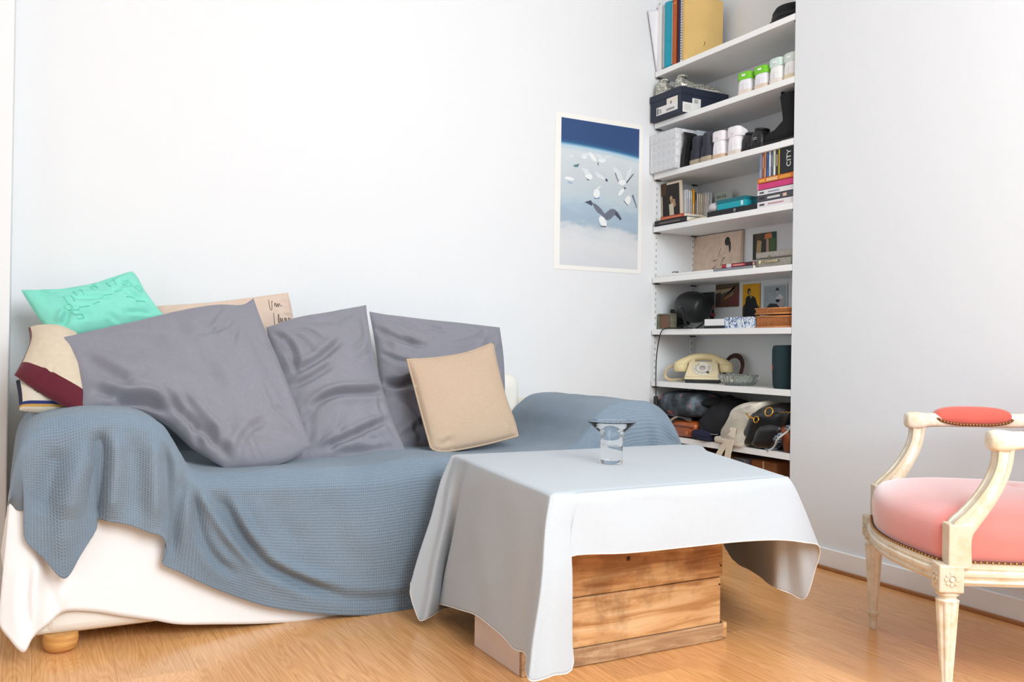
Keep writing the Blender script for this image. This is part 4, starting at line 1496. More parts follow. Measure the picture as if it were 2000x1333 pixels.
MB().prism(c, (0, 0, 0), (1, 0, 0), (0, 1, 0), (0, 0, 0.335)).build('cover', mat('#1795ad', 0.25, var=0.06, vs=20), o, bevel=0.012, seg=3, smooth=True, auto=50)
MB().bar(0.01, 0.262, -0.083, -0.007, 0.012, 0.32).build('paper', PAPER, o)
book('orange_book', 'tall orange-brown bound book beside the turquoise binder', on(0, 0.176, 0.002), 0.036, 0.335, 0.24, '#b8571c', soft=False, titles=[(0.9, 0.93, 0.25, 0.75, '#cf8a3e')])
book('purple_book', 'thin dark purple book between the orange book and the spiral notebook', on(0, 0.194, 0.006), 0.016, 0.345, 0.24, '#3b2f63', soft=False)
o = thing('spiral_notebook', 'white notebook with a black spiral spine on the top shelf', 'notebook', on(0, 0.197, 0.0))
MB().bar(0.004, 0.22, -0.024, -0.001, 0, 0.32).build('pages', mat('#f3f1ef', 0.7), o, bevel=0.001)
for k in range(24):
    z = 0.012 + k * 0.0128
    if k == 0:
        rg0 = MB().tube([(0.004 + 0.007 * math.cos(a), -0.0125 + 0.0135 * math.sin(a), z) for a in np.linspace(0, 2 * PI, 12, endpoint=False)], 0.0016, 5, closed=True).build('wire_ring', mat('#3a3f4a', 0.4, 0.5), o, smooth=True)
    else:
        q = rg0.copy()
        COL.objects.link(q)
        q.parent = o
        q.location = (0, 0, k * 0.0128)
o = thing('kraft_envelope', 'big tan kraft paper folder facing right on the top shelf', 'folder', on(0, 0.222, -0.002), rot=(0, 0, 0))
MB().bar(0, 0.245, -0.016, 0, 0, 0.335).build('folder', mat('#dcb66f', 0.8, var=0.05, vs=9, bump=0.1, bs=60), o, bevel=0.003)
MB().bar(0.002, 0.243, -0.0172, -0.016, 0.002, 0.326).build('flap', mat('#dfba76', 0.8, var=0.05, vs=9), o, bevel=0.001)
q = MB()
q.tube([(0.120, -0.0176, 0.088), (0.127, -0.0176, 0.100), (0.124, -0.0176, 0.110), (0.131, -0.0176, 0.104)], 0.0015, 4)
q.build('pen_mark', mat('#6e5a33', 0.8), o)
# black hat
o = thing('black_hat', 'black felt cap with a narrow brim, right end of the top shelf', 'hat', on(0, 0.83, 0.13))
prof = [(0.0, 0.004), (0.115, 0.004), (0.118, 0.010), (0.110, 0.022), (0.0, 0.024)]
MB().lathe(prof, 36).build('brim', mat('#1c1c20', 0.9, var=0.1), o, smooth=True)
cr = MB().lathe([(0.0, 0.02), (0.096, 0.02), (0.100, 0.035), (0.099, 0.060), (0.086, 0.082), (0.055, 0.094), (0.0, 0.096)], 36).build('crown', mat('#17171b', 0.95, var=0.1, vs=60), o, smooth=True)
MB().lathe([(0.1005, 0.026), (0.1025, 0.03), (0.1025, 0.042), (0.1005, 0.046)], 36).build('band', mat('#0c0c10', 0.6), cr, smooth=True)

# ---- shelf 1: navy shoebox, glitter shoes, sneakers
NAVY = mat('#232a3c', 0.55, var=0.05, vs=40)
o = carton('shoebox', 'dark navy lidded shoebox with white labels, second shelf', 'box', (-0.03, -0.012, ST[1] + 0.0005), 0.30, 0.238, 0.130, NAVY, NAVY, 0.034, 0.003, bevel=0.002)
LB, LT = mat('#eceae6', 0.6), mat('#5a5a60', 0.7)


def lab(px0, px1, pz0, pz1, m=LB, d=0.0):
    return MB().bar(-0.0008 - d, 0.0, -px1, -px0, pz0, pz1).build('label', m, o)


l1 = lab(0.050, 0.215, 0.022, 0.062)
lab(0.130, 0.215, 0.062, 0.090, mat('#ece2d6', 0.6))
q = MB()
q.bar(-0.0013, -0.0008, -0.066, -0.056, 0.026, 0.058)
for k in range(5):
    q.bar(-0.0013, -0.0008, -0.092 + k * 0.001, -0.072, 0.030 + k * 0.0045, 0.032 + k * 0.0045)
for k in range(14):
    q.bar(-0.0013, -0.0008, -0.190 + k * 0.0045, -0.188 + k * 0.0045, 0.030, 0.042)
q.bar(-0.0013, -0.0008, -0.168, -0.160, 0.060, 0.074)
q.build('barcode_print', LT, l1)
sl1 = MB().bar(0.012, 0.125, -0.2388, -0.238, 0.006, 0.055).build('label', LB, o)
MB().bar(0.072, 0.125, -0.2390, -0.238, 0.055, 0.080).build('label', LB, o)
MB().bar(0.083, 0.108, -0.2394, -0.2390, 0.056, 0.076).build('faded_print', mat('#b5b2a8', 0.7), o)
q = MB()
for k in range(5):
    q.bar(0.020, 0.066 - 0.006 * (k % 2), -0.2392, -0.2388, 0.018 + k * 0.006, 0.0195 + k * 0.006)
q.build('small_print', mat('#b0aba6', 0.7), sl1)


def glitter_mat():
    m, nt, b = node_mat('silver_glitter')
    L = nt.links.new
    tc = N(nt, 'ShaderNodeTexCoord')
    v = N(nt, 'ShaderNodeTexVoronoi', Scale=260.0)
    L(tc.outputs['Object'], v.inputs['Vector'])
    c = ramp(nt, [(0.2, '#6f6e66'), (0.55, '#b9b7ac'), (0.8, '#f3f1e6')], v.outputs['Color'])
    L(c, b.inputs['Base Color'])
    b.inputs['Metallic'].default_value = 0.55
    b.inputs['Roughness'].default_value = 0.35
    bp = N(nt, 'ShaderNodeBump', Strength=0.8, Distance=0.002)
    L(v.outputs['Color'], bp.inputs['Height'])
    L(bp.outputs[0], b.inputs['Normal'])
    return m


GLT = glitter_mat()
for k, (ww, xx, rz, lb_) in enumerate(((0.055, 0.0, 0.05, 'left one of two silver glitter shoes, at the front of the navy shoebox lid'), (0.150, 0.03, -0.25, 'right one of two silver glitter shoes, on the navy shoebox lid'))):
    o = thing('glitter_shoe', lb_, 'shoe', (xx - 0.02, -ww - 0.012, ST[1] + 0.1312), rz, group='silver glitter shoes')
    stn = [(0.0, 0.5, 0.75), (0.02, 0.8, 1.0), (0.06, 0.95, 1.05), (0.2, 0.95, 0.8), (0.4, 0.9, 0.55), (0.6, 1.0, 0.55), (0.8, 1.0, 0.42), (0.93, 0.75, 0.33), (1.0, 0.3, 0.2)]
    MB().loft([ring_up(x * 0.24, kk * 0.042, 0.008, hh * 0.062) for x, kk, hh in stn]).build('upper', GLT, o, smooth=True)
    MB().loft([[Vector((x * 0.245 - 0.002, -kk * 0.043, 0)), Vector((x * 0.245 - 0.002, kk * 0.043, 0)), Vector((x * 0.245 - 0.002, kk * 0.043, 0.010)), Vector((x * 0.245 - 0.002, -kk * 0.043, 0.010))] for x, kk in ((0, 0.5), (0.03, 0.85), (0.2, 0.95), (0.6, 1.0), (0.85, 0.95), (1.0, 0.4))]).build('sole', mat('#d6d0c2', 0.7), o, bevel=0.002)
    MB().tube([(0.035 + 0.022 * math.cos(a), 0.028 * math.sin(a), 0.074) for a in np.linspace(0, 2 * PI, 14, endpoint=False)], 0.006, 6, closed=True).build('collar', GLT, o, smooth=True)
G5 = 'sneakers on the second shelf'
shoe('sneaker', 'white sneaker with bright green heel, nearest the navy shoebox', on(1, 0.632, 0.018), 0.10, upper='#ece9ee', tab='#79c92e', tabh=(0.62, 1.02), sole='#e6d8cb', group=G5, wd=0.045, h=0.098)
shoe('sneaker', 'white sneaker with bright green heel, beside the mint sneaker', on(1, 0.732, 0.018), 0.06, upper='#ece9ee', tab='#79c92e', tabh=(0.62, 1.02), sole='#e3cdb9', group=G5, wd=0.044, h=0.098)
shoe('sneaker', 'white sneaker with pale mint heel, between the green heel and the last sneaker', on(1, 0.822, 0.018), 0.03, upper='#f0eeec', tab='#cfe3d8', tabh=(0.66, 1.05), sole='#eadfd4', group=G5, wd=0.042, h=0.105)
shoe('sneaker', 'white sneaker with pale grey-green heel, last by the right wall', on(1, 0.904, 0.018), 0.0, upper='#f0eeec', tab='#d3dfd2', tabh=(0.66, 1.05), sole='#e0cfae', group=G5, wd=0.042, h=0.105)


# ---- shelf 2: patterned boxes and shoes
def trellis_mat():
    m, nt, b = node_mat('trellis_paper')
    L = nt.links.new
    tc = N(nt, 'ShaderNodeTexCoord')
    v = N(nt, 'ShaderNodeTexVoronoi', feature='DISTANCE_TO_EDGE', Scale=26.0, Randomness=0.25)
    L(tc.outputs['Object'], v.inputs['Vector'])
    c = ramp(nt, [(0.0, '#d3d4d6'), (0.04, '#dadadc'), (0.06, '#eeeeee'), (0.13, '#ececec'), (0.16, '#d9dadc'), (1.0, '#e0e0e2')], v.outputs[0])
    L(c, b.inputs['Base Color'])
    b.inputs['Roughness'].default_value = 0.6
    return m


TRL = trellis_mat()
carton('patterned_box', 'pale grey storage box with a white trellis pattern, third shelf', 'box', (-0.025, -0.006, ST[2] + 0.0005), 0.29, 0.205, 0.195, TRL, TRL, 0.05, 0.0015)
o = thing('flat_shoe', 'black flat shoe standing on its toe beside the trellis box', 'shoe', on(2, 0.236, 0.0))
c = [(0.0, 0.0), (0.004, 0.045), (0.013, 0.09), (0.020, 0.13), (0.018, 0.158), (0.006, 0.168), (-0.006, 0.173), (-0.004, 0.166), (0.004, 0.158), (0.006, 0.135), (-0.004, 0.10), (-0.019, 0.055), (-0.026, 0.0)]
MB().prism([(-a - 0.002, b) for a, b in c], (0.0, 0, 0), (0, 1, 0), (0, 0, 1), (0.075, 0, 0)).build('upper', BLACK, o, bevel=0.006, seg=3, smooth=True, auto=50)
MB().prism([(0.006, 0.0), (0.0275, 0.0), (0.0215, 0.055), (0.005, 0.102), (-0.004, 0.137), (-0.002, 0.160), (0.006, 0.174), (0.0035, 0.174), (-0.006, 0.160), (-0.008, 0.137), (0.0015, 0.100), (0.017, 0.055)], (0.004, 0, 0), (0, 1, 0), (0, 0, 1), (0.066, 0, 0)).build('sole', mat('#55565a', 0.7), o)
o = carton('grey_box', 'light blue-grey box behind the charcoal boots, third shelf', 'box', on(2, 0.214, 0.085), 0.19, 0.028, 0.19, '#c3cbd2', '#c9d0d6', 0.04)
G6 = 'charcoal ankle boots'


def ankle_boot(label, loc, rz):
    s_ = shoe('ankle_boot', label, loc, rz, upper='#3e3f49', sole='#b3a58c', lining='#222228', h=0.10, wd=0.044, group=G6, rough=0.85, solh=0.030, trim='#33343c', accent='#32333b')
    rings = []
    for z, x, a, b in ((0.055, 0.055, 0.056, 0.038), (0.09, 0.056, 0.056, 0.038), (0.125, 0.058, 0.057, 0.039), (0.142, 0.06, 0.058, 0.040), (0.146, 0.06, 0.054, 0.036)):
        rings.append([Vector((x + a * math.cos(t_), b * math.sin(t_), z)) for t_ in np.linspace(0, 2 * PI, 22, endpoint=False)])
    MB().loft(rings).build('shaft', mat('#454650', 0.9, var=0.06, vs=90, bump=0.2, bs=300), s_, smooth=True, auto=50)
    MB().bar(-0.003, 0.002, -0.012, 0.012, 0.045, 0.135).build('heel_strip', mat('#383942', 0.9), s_, bevel=0.002)
    return s_


ankle_boot('charcoal fabric ankle boot with beige sole, nearer the trellis box', on(2, 0.284, 0.028), 0.02)
ankle_boot('charcoal fabric ankle boot with beige sole, beside the pink and white sneakers', on(2, 0.372, 0.020), 0.0)
G7 = 'white and pink sneakers'
shoe('sneaker', 'tall white sneaker with pink collar, beside the charcoal boots', on(2, 0.458, 0.022), 0.02, upper='#f3eff1', tab='#f2edef', tabh=(0.72, 1.15), sole='#d9b99a', trim='#e3b3c4', lining='#e6c3cf', h=0.112, wd=0.046, group=G7, accent='#e9dfe2')
shoe('sneaker', 'tall white sneaker with pink collar, beside the black shoes', on(2, 0.560, 0.022), 0.0, upper='#f3eff1', tab='#f2edef', tabh=(0.72, 1.15), sole='#e4d6c9', trim='#e3b3c4', lining='#e6c3cf', h=0.112, wd=0.046, group=G7, accent='#e9dfe2')
G8 = 'black leather shoes'
for ww, xx, lb_ in ((0.632, 0.035, 'black leather shoe next to the pink and white sneakers'), (0.716, 0.012, 'black leather shoe with a small silver buckle, third shelf')):
    s_ = shoe('leather_shoe', lb_, on(2, ww, xx), 0.0, upper='#17171a', sole='#0f0f11', lining='#0b0b0c', h=0.088, wd=0.041, rough=0.4, trim='#17171a', accent='#111113', group=G8)
    if ww > 0.7:
        MB().tube([(-0.004, -0.012, 0.040), (-0.004, 0.010, 0.040), (-0.004, 0.010, 0.048), (-0.004, -0.012, 0.048)], 0.0016, 5, closed=True).build('buckle', mat('#d0d0cc', 0.25, 1.0), s_)
for k, (xx, lb_) in enumerate(((0.02, 'black suede pull-on boot at the front by the right wall'), (0.155, 'black suede pull-on boot standing behind the front one'))):
    o = thing('tall_boot', lb_, 'boot', (xx + 0.045, -0.880, ST[2] + 0.0005), PI / 2, group='black pull-on boots')
    # local +x is the toe, which points back towards the sofa wall
    stn = [(-0.060, 0.5, 0.06), (-0.05, 0.85, 0.085), (0.0, 0.95, 0.10), (0.04, 0.95, 0.085), (0.075, 0.98, 0.058), (0.115, 1.0, 0.046), (0.145, 0.8, 0.038), (0.160, 0.35, 0.025)]
    MB().loft([ring_up(x, kk * 0.041, 0.018, hh) for x, kk, hh in stn]).build('foot', mat('#131316', 0.9), o, smooth=True)
    MB().loft([[Vector((x, -kk * 0.042, 0)), Vector((x, kk * 0.042, 0)), Vector((x, kk * 0.042, 0.020)), Vector((x, -kk * 0.042, 0.020))] for x, kk in ((-0.064, 0.5), (-0.05, 0.9), (0.05, 0.92), (0.12, 1.02), (0.15, 0.8), (0.164, 0.35))]).build('sole', mat('#0b0b0c', 0.6), o, bevel=0.002)
    rings = []
    for z, x, a, b in ((0.06, -0.005, 0.055, 0.038), (0.11, -0.008, 0.052, 0.036), (0.155, -0.006, 0.056, 0.039), (0.205, -0.003, 0.062, 0.043), (0.212, -0.003, 0.058, 0.039)):
        rings.append([Vector((x + a * math.cos(t_), b * math.sin(t_), z)) for t_ in np.linspace(0, 2 * PI, 22, endpoint=False)])
    MB().loft(rings).build('shaft', mat('#131316', 0.9), o, smooth=True, auto=60)
    for sx in (-1, 1):
        MB().bar(sx * 0.058 - 0.003 - 0.003, sx * 0.058 - 0.003 + 0.003, -0.011, 0.011, 0.185, 0.232).build('pull_tab', mat('#0e0e11', 0.8), o, bevel=0.002)


# ---- shelf 3: books
def print_card(name, label, cat, loc, w_, h_, shapes, base, rz=0.0, tilt=0.0, th=0.0015, border=None, group=None):
    """flat printed card: lies in local y-z, faces local -x; shapes in 0..1 (left to right, bottom to top) as (points, colour)"""
    o = thing(name, label, cat, loc, group=group, rot=(0, tilt, rz))
    MB().bar(0, th, -w_, 0, 0, h_).build('card', mat(border or base, 0.6), o)
    q = MB()
    ms = [mat(base, 0.6, var=0.08, vs=30)]
    e = 0.0 if border is None else 0.05
    q.poly([(-0.0003, -w_ * (1 - e), h_ * e), (-0.0003, -w_ * e, h_ * e), (-0.0003, -w_ * e, h_ * (1 - e)), (-0.0003, -w_ * (1 - e), h_ * (1 - e))])
    for k, (pts, col) in enumerate(shapes):
        ms.append(mat(col, 0.6, var=0.06, vs=60))
        q.poly([(-0.0005 - 0.00008 * k, -w_ * a, h_ * b) for a, b in pts], mi=k + 1)
    q.build('print', ms, o)
    return o


def ell(cx, cy, rx, ry, n=12, a=0):
    return blob2(cx, cy, rx, ry, a, n)


# dark picture book standing against the left cheek
o = print_card('picture_book', 'dark book cover with a pale standing figure, left end of the book shelf', 'book', on(3, 0.012, 0.055), 0.150, 0.222,
               [([(0.0, 0.7), (0.25, 0.75), (0.3, 1.0), (0.0, 1.0)], '#4a3420'), (ell(0.52, 0.62, 0.07, 0.07), '#b99a76'), ([(0.45, 0.62), (0.72, 0.60), (0.76, 0.45), (0.6, 0.40), (0.5, 0.5)], '#a5825f'), ([(0.40, 0.50), (0.62, 0.52), (0.66, 0.2), (0.5, 0.12), (0.42, 0.25)], '#cfc8b4'), ([(0.38, 0.12), (0.6, 0.14), (0.55, 0.05), (0.3, 0.05)], '#5a6a5c')], '#1d1712', tilt=-0.05, th=0.014, border='#d9c8b0')
# paperbacks in a row, spines towards the room, running into the alcove
row_ = [('#dfe4ea', 0.010, 0.175, 'tall pale blue paperback, first in the row behind the dark picture book'), ('#e7e2ee', 0.012, 0.172, 'pale lilac paperback, second in the row along the left cheek'), ('#dfe8dc', 0.010, 0.170, 'pale green paperback just before the orange one'),
        ('#e39a2d', 0.016, 0.178, 'bright orange paperback in the row along the left cheek'), ('#4b5a55', 0.010, 0.166, 'dark green-grey paperback right behind the orange one'), ('#e6d3bb', 0.012, 0.160, 'cream paperback, first after the dark green one'),
        ('#e2cdb4', 0.011, 0.163, 'cream paperback, second after the dark green one'), ('#e9dac3', 0.012, 0.160, 'cream paperback, third after the dark green one'), ('#dfcab0', 0.010, 0.165, 'cream paperback, fourth after the dark green one'), ('#e7d7c4', 0.012, 0.162, 'cream paperback, last before the white ones'),
        ('#e9e6e6', 0.013, 0.172, 'white paperback nearer the front of the two white ones'), ('#ece9ea', 0.014, 0.172, 'white paperback deeper of the two, beside the grey-green book')]
xx = 0.075
for col, th, hh, lb_ in row_:
    # spine faces -Y (towards the room's near end): local -x -> world -y
    book('paperback', lb_, (xx + th, -0.178 - (0.012 if xx > 0.2 else 0.0), ST[3] + 0.0004), th, hh, 0.115, col, rz=PI / 2, group='paperbacks along the left cheek', titles=[(0.3, 0.75, 0.3, 0.6, '#b9ada0')] if th < 0.014 else [(0.2, 0.6, 0.3, 0.6, '#c9c4c0')])
    xx += th + 0.001
o = print_card('green_cover_book', 'small book with a grey-green lettered cover, facing right on the book shelf', 'book', (0.235, -0.205, ST[3] + 0.001), 0.105, 0.165, [([(0.0, 0.0), (1, 0), (1, 1), (0, 1)], '#aeb9ad'), (ell(0.3, 0.15, 0.3, 0.2), '#8fa29a')], '#e7e6e2', tilt=0.0, th=0.02)
q = MB()
for zz_, ys_ in ((0.142, (0.012, 0.020, 0.026, 0.036, 0.050, 0.058, 0.068, 0.076)), (0.120, (0.012, 0.022, 0.032, 0.044, 0.056, 0.066))):
    for k, y_ in enumerate(ys_):
        q.tube([(-0.0012, -y_, zz_ - 0.007), (-0.0012, -y_ - 0.002, zz_ + (0.007 if k % 3 else 0.010)), (-0.0012, -y_ - 0.006, zz_ - 0.002), (-0.0012, -y_ - 0.007, zz_ - 0.006)], 0.0011, 4)
q.build('worn_lettering', mat('#646d67', 0.7), o)
# flat books at the front left
book('flat_book', 'black book lying flat at the front left of the book shelf', on(3, 0.024, -0.004), 0.026, 0.250, 0.15, '#2c2728', flat=True, soft=False, titles=[(0.15, 0.8, 0.3, 0.55, '#6d6460')])
book('flat_book', 'red-orange paperback lying on the flat black book', on(3, 0.048, 0.006, 0.0264), 0.018, 0.195, 0.13, '#c6533c', flat=True, titles=[(0.05, 0.9, 0.3, 0.6, '#d98a5a'), (0.0, 0.06, 0, 1, '#e8ddd4')])
book('flat_book', 'large cream book lying flat between the black book and the laptop case', on(3, 0.280, 0.012), 0.010, 0.120, 0.26, '#ead9bd', flat=True)
# teal things on a black case
o = carton('black_case', 'flat black case lying under the teal box on the book shelf', 'case', on(3, 0.405, 0.010), 0.18, 0.318, 0.026, '#1d1d22', '#232329', 0.008, 0.001, bevel=0.004)
MB().lathe([(0.0, -0.001), (0.008, -0.001), (0.008, 0.001), (0, 0.001)], 16, (-0.002, -0.19, 0.013), rot=Matrix.Rotation(PI / 2, 3, 'Y')).build('emblem', mat('#8a8a88', 0.3, 0.8), o)
o = carton('teal_box', 'teal box with a dark lid lying on the flat black case', 'box', on(3, 0.470, 0.014, 0.0266), 0.13, 0.185, 0.046, '#1ba0ae', '#186d78', 0.017, 0.002, bevel=0.002)
MB().bar(-0.001, 0.0, -0.172, -0.158, 0.006, 0.026).build('clasp', mat('#cfe6ea', 0.4), o)
o = carton('teal_case', 'small dark teal case behind the lettered stack of books', 'case', on(3, 0.655, 0.05, 0.0266), 0.12, 0.074, 0.040, '#15606a', '#0f4a52', 0.012, 0.001, bevel=0.003)
o = thing('grey_pebble', 'smooth grey stone resting against the teal box', 'stone', on(3, 0.433, 0.035, 0.0266))
MB().lathe([(0.0, 0.0), (0.018, 0.001), (0.029, 0.010), (0.031, 0.022), (0.024, 0.035), (0.010, 0.042), (0.0, 0.043)], 20).build('pebble', mat('#c4bfc2', 0.6, var=0.05), o, smooth=True)
print_card('film_case', 'black and white picture case standing behind the lettered books', 'case', on(3, 0.632, 0.19), 0.13, 0.19, [([(0.15, 0.55), (0.5, 0.6), (0.55, 0.95), (0.3, 0.95), (0.15, 0.75)], '#d5d5cf'), ([(0.3, 0.6), (0.5, 0.6), (0.5, 0.85), (0.35, 0.85)], '#1d1d1d'), ([(0.2, 0.1), (0.6, 0.1), (0.6, 0.45), (0.2, 0.5)], '#6f7674')], '#20221f', th=0.014)
stk = [('#e6e1e3', 0.029, 'white book at the bottom of the right-hand stack', [(0.06, 0.2, 0.35, 0.65, '#4a464a'), (0.3, 0.72, 0.4, 0.6, '#c08a8a')], 'large_book'), ('#4b4b52', 0.026, 'dark grey book, second from the bottom of the right-hand stack', [(0.05, 0.2, 0.3, 0.7, '#26262a'), (0.28, 0.62, 0.3, 0.65, '#d6d6d2'), (0.7, 0.8, 0.25, 0.75, '#e2b9a4')], 'large_book'),
       ('#e2e0e0', 0.024, 'white book in the middle of the right-hand stack', [(0.06, 0.18, 0.3, 0.65, '#55555a'), (0.3, 0.6, 0.35, 0.6, '#8f93a4')], 'large_book'), ('#d23b78', 0.028, 'bright pink book in the right-hand stack', [(0.0, 0.03, 0, 1, '#e48aa8')], 'large_book'), ('#d9772c', 0.024, 'orange book on top of the right-hand stack', [(0.05, 0.2, 0.3, 0.7, '#efb24a'), (0.25, 0.55, 0.25, 0.75, '#e8bf86'), (0.6, 0.9, 0.3, 0.7, '#e0a03a')], 'large_book')]
zz = 0.0
for col, th, lb_, ti, nm in stk:
    book(nm, lb_, on(3, 0.733, 0.012, zz), th, 0.215, 0.17, col, flat=True, titles=ti, group='stacked books on the right')
    zz += th + 0.0004
cols = [('#9aa0b8', 0.018, 0.120, 'blue-grey', '#7d83a0'), ('#b0603c', 0.011, 0.116, 'rust red', '#d9a27a'), ('#d79a74', 0.013, 0.114, 'salmon', '#b2754e'), ('#43659f', 0.015, 0.103, 'mid blue', '#2f4a7a'), ('#c9cde0', 0.014, 0.118, 'pale lavender', '#f0f0f4'), ('#5d6370', 0.012, 0.112, 'slate grey', '#8e94a0'),
        ('#e3e6dc', 0.015, 0.116, 'off-white', '#b8c8a8'), ('#453d33', 0.014, 0.110, 'dark brown', '#b9a888'), ('#e3cf3c', 0.014, 0.112, 'bright yellow', '#e9a86a')]
ww = 0.738
for col, th, hh, nm, tcol in cols:
    ww += th
    book('slim_case', nm + ' slim case standing on the right-hand stack of books', on(3, ww, 0.016, zz), th - 0.0006, hh, 0.12, col, titles=[(0.35, 0.8, 0.25, 0.75, tcol)], cat='case', group='slim cases standing on the stack')
o = book('city_book', 'thick black book lettered CITY standing on the right-hand stack', on(3, 0.944, 0.010, zz), 0.078, 0.128, 0.12, '#15171a')
text_obj('CITY', 0.034, mat('#e9e7e0', 0.6), o, Matrix(((0, 0, -1, -0.0008), (0, 1, 0, 0.026), (1, 0, 0, 0.060), (0, 0, 0, 1))), name='title_lettering')
o = carton('grey_tin', 'low grey tin lying on top of the CITY book', 'tin', on(3, 0.862, 0.02, zz + 0.1285), 0.10, 0.085, 0.016, mat('#8d8f88', 0.35, 0.7), mat('#a5a79f', 0.35, 0.7), 0.008, 0.001)

# ---- shelf 4: canvas, painting card, tin case, laptop
canvas = [(ell(0.72, 0.80, 0.055, 0.10), '#2e2b26'), ([(0.73, 0.84), (0.79, 0.78), (0.80, 0.6), (0.775, 0.52), (0.755, 0.66)], '#2e2b26'), ([(0.44, 0.38), (0.53, 0.40), (0.545, 0.46), (0.53, 0.415), (0.44, 0.395)], '#3a332b'), ([(0.545, 0.46), (0.60, 0.66), (0.592, 0.67), (0.538, 0.46)], '#6c5f50'),
          ([(0.60, 0.25), (0.66, 0.42), (0.72, 0.45), (0.655, 0.44), (0.592, 0.25)], '#3a332b'), ([(0.38, 0.10), (0.46, 0.22), (0.52, 0.30), (0.45, 0.235), (0.37, 0.11)], '#3a332b')]
print_card('canvas', 'pink-beige canvas with a line drawing of a seated back, fifth shelf', 'picture', (0.262, -0.004, ST[4] + 0.001), 0.352, 0.226, canvas, '#dcc3ae', tilt=0.06, th=0.016)
pa_ = [([(0.0, 0.0), (0.12, 0.0), (0.12, 1), (0.0, 1)], '#2c3128'), ([(0.14, 0.1), (0.4, 0.1), (0.4, 0.7), (0.2, 0.75)], '#b59a6c'), ([(0.35, 0.0), (0.6, 0.0), (0.62, 0.8), (0.4, 0.85)], '#3a3a32'), ([(0.6, 0.0), (0.72, 0.0), (0.70, 0.75), (0.60, 0.75)], '#c7a491'), ([(0.72, 0.15), (1.0, 0.1), (1.0, 0.75), (0.75, 0.8)], '#4c6a3c'), ([(0.5, 0.75), (0.85, 0.78), (0.82, 0.97), (0.55, 0.95)], '#d0824e'), ([(0.85, 0.75), (1, 0.75), (1, 1), (0.85, 1)], '#1f4e4c')]
print_card('art_postcard', 'art postcard in browns and greens behind the tin suitcase', 'postcard', (0.289, -0.419, ST[4] + 0.075), 0.150, 0.125, pa_, '#4e4436', th=0.0012)
TIN = mat('#9c968c', 0.4, 0.35, var=0.08, vs=60)
o = thing('tin_suitcase', 'small grey tin suitcase with brass latch by the right wall', 'tin', on(4, 0.718, 0.022))
MB().bar(0, 0.11, -0.222, 0, 0, 0.038).build('base', TIN, o, bevel=0.006, seg=3)
ld = MB().bar(-0.001, 0.111, -0.223, 0.001, 0.039, 0.067).build('lid', TIN, o, bevel=0.006, seg=3)
MB().bar(-0.0015, 0.1115, -0.2235, 0.0015, 0.0372, 0.0395).build('rim', mat('#6d675e', 0.4, 0.5), o)
MB().tube([(-0.004, -0.055, 0.028), (-0.010, -0.055, 0.022), (-0.010, -0.135, 0.022), (-0.004, -0.135, 0.028)], 0.004, 8).build('handle', mat('#cdbd8d', 0.3, 0.8), o, smooth=True)
MB().lathe([(0.0, -0.003), (0.007, -0.002), (0.007, 0.002), (0, 0.003)], 14, (-0.002, -0.028, 0.024), rot=Matrix.Rotation(PI / 2, 3, 'Y')).build('latch', mat('#e0d2a2', 0.25, 0.9), o)
MB().bar(-0.004, 0, -0.090, -0.078, 0.034, 0.050).build('hasp', mat('#7b725f', 0.35, 0.8), o, bevel=0.001)
for ex in (0.0, -0.222):
    MB().lathe([(0.013, 0.0), (0.013, 0.06)], 12, (0.012, ex + (0.012 if ex < 0 else -0.012), 0.003)).build('corner_cap', mat('#8b8276', 0.4, 0.5), o, smooth=True)
book('flat_book', 'grey paperback lying under the red book on the fifth shelf', on(4, 0.452, 0.012), 0.014, 0.26, 0.15, '#888a91', flat=True)
book('flat_book', 'red hardback with a white band lying on the grey paperback', on(4, 0.500, 0.02, 0.0145), 0.017, 0.20, 0.14, '#b8323a', flat=True, soft=False, titles=[(0.16, 0.32, 0, 1, '#cfcfd3'), (0.38, 0.7, 0.3, 0.7, '#cf8a88'), (0.78, 1.0, 0, 1, '#3d1016')])
o = thing('white_tablet', 'thin white slate-shaped case lying at the left of the fifth shelf', 'case', on(4, 0.02, 0.01))
MB().bar(0, 0.21, -0.43, 0, 0, 0.013).build('body', mat('#eceae6', 0.4), o, bevel=0.004, seg=3)
MB().bar(0.05, 0.08, -0.245, -0.225, 0.013, 0.0136).build('print', mat('#d9d7d2', 0.5), o)
o = thing('hair_clip', 'tiny dark metal clip lying on the thin white case', 'clip', (0.016, -0.165, ST[4] + 0.014))
MB().tube([(0, 0.02, 0.004), (0.002, 0.008, 0.008), (0, -0.006, 0.004), (0.004, -0.018, 0.007), (0, -0.026, 0.003)], 0.0022, 6).build('wire', mat('#4a463c', 0.4, 0.6), o, smooth=True)
MB().lathe([(0.0035, 0), (0.0035, 0.008)], 8, (0, -0.020, 0.0)).build('post', mat('#6a6558', 0.4, 0.6), o)

# ---- shelf 5: lamp, cards, boxes
o = thing('framed_photo', 'small mottled grey photo frame at the left end, beside the black cross', 'frame', on(5, 0.014, 0.03))
fm_ = mat('#6f6b58', 0.5, var=0.25, vs=40)
MB().bar(0, 0.035, -0.112, 0, 0, 0.008).bar(0, 0.035, -0.112, 0, 0.072, 0.080).bar(0, 0.035, -0.112, -0.102, 0.008, 0.072).bar(0, 0.035, -0.012, 0, 0.008, 0.072).build('surround', fm_, o, bevel=0.002)
MB().bar(0.006, 0.012, -0.103, -0.011, 0.007, 0.073).build('photo', mat('#7a4a36', 0.5, var=0.3, vs=50, c2='#5c5a40'), o)
o = thing('black_cross', 'black stepped cross-shaped figure behind the small photo frame', 'ornament', on(5, 0.032, 0.115))
q = MB()
q.bar(0, 0.03, -0.052, -0.018, 0, 0.085)
q.bar(0, 0.03, -0.045, 0.022, 0.085, 0.105)
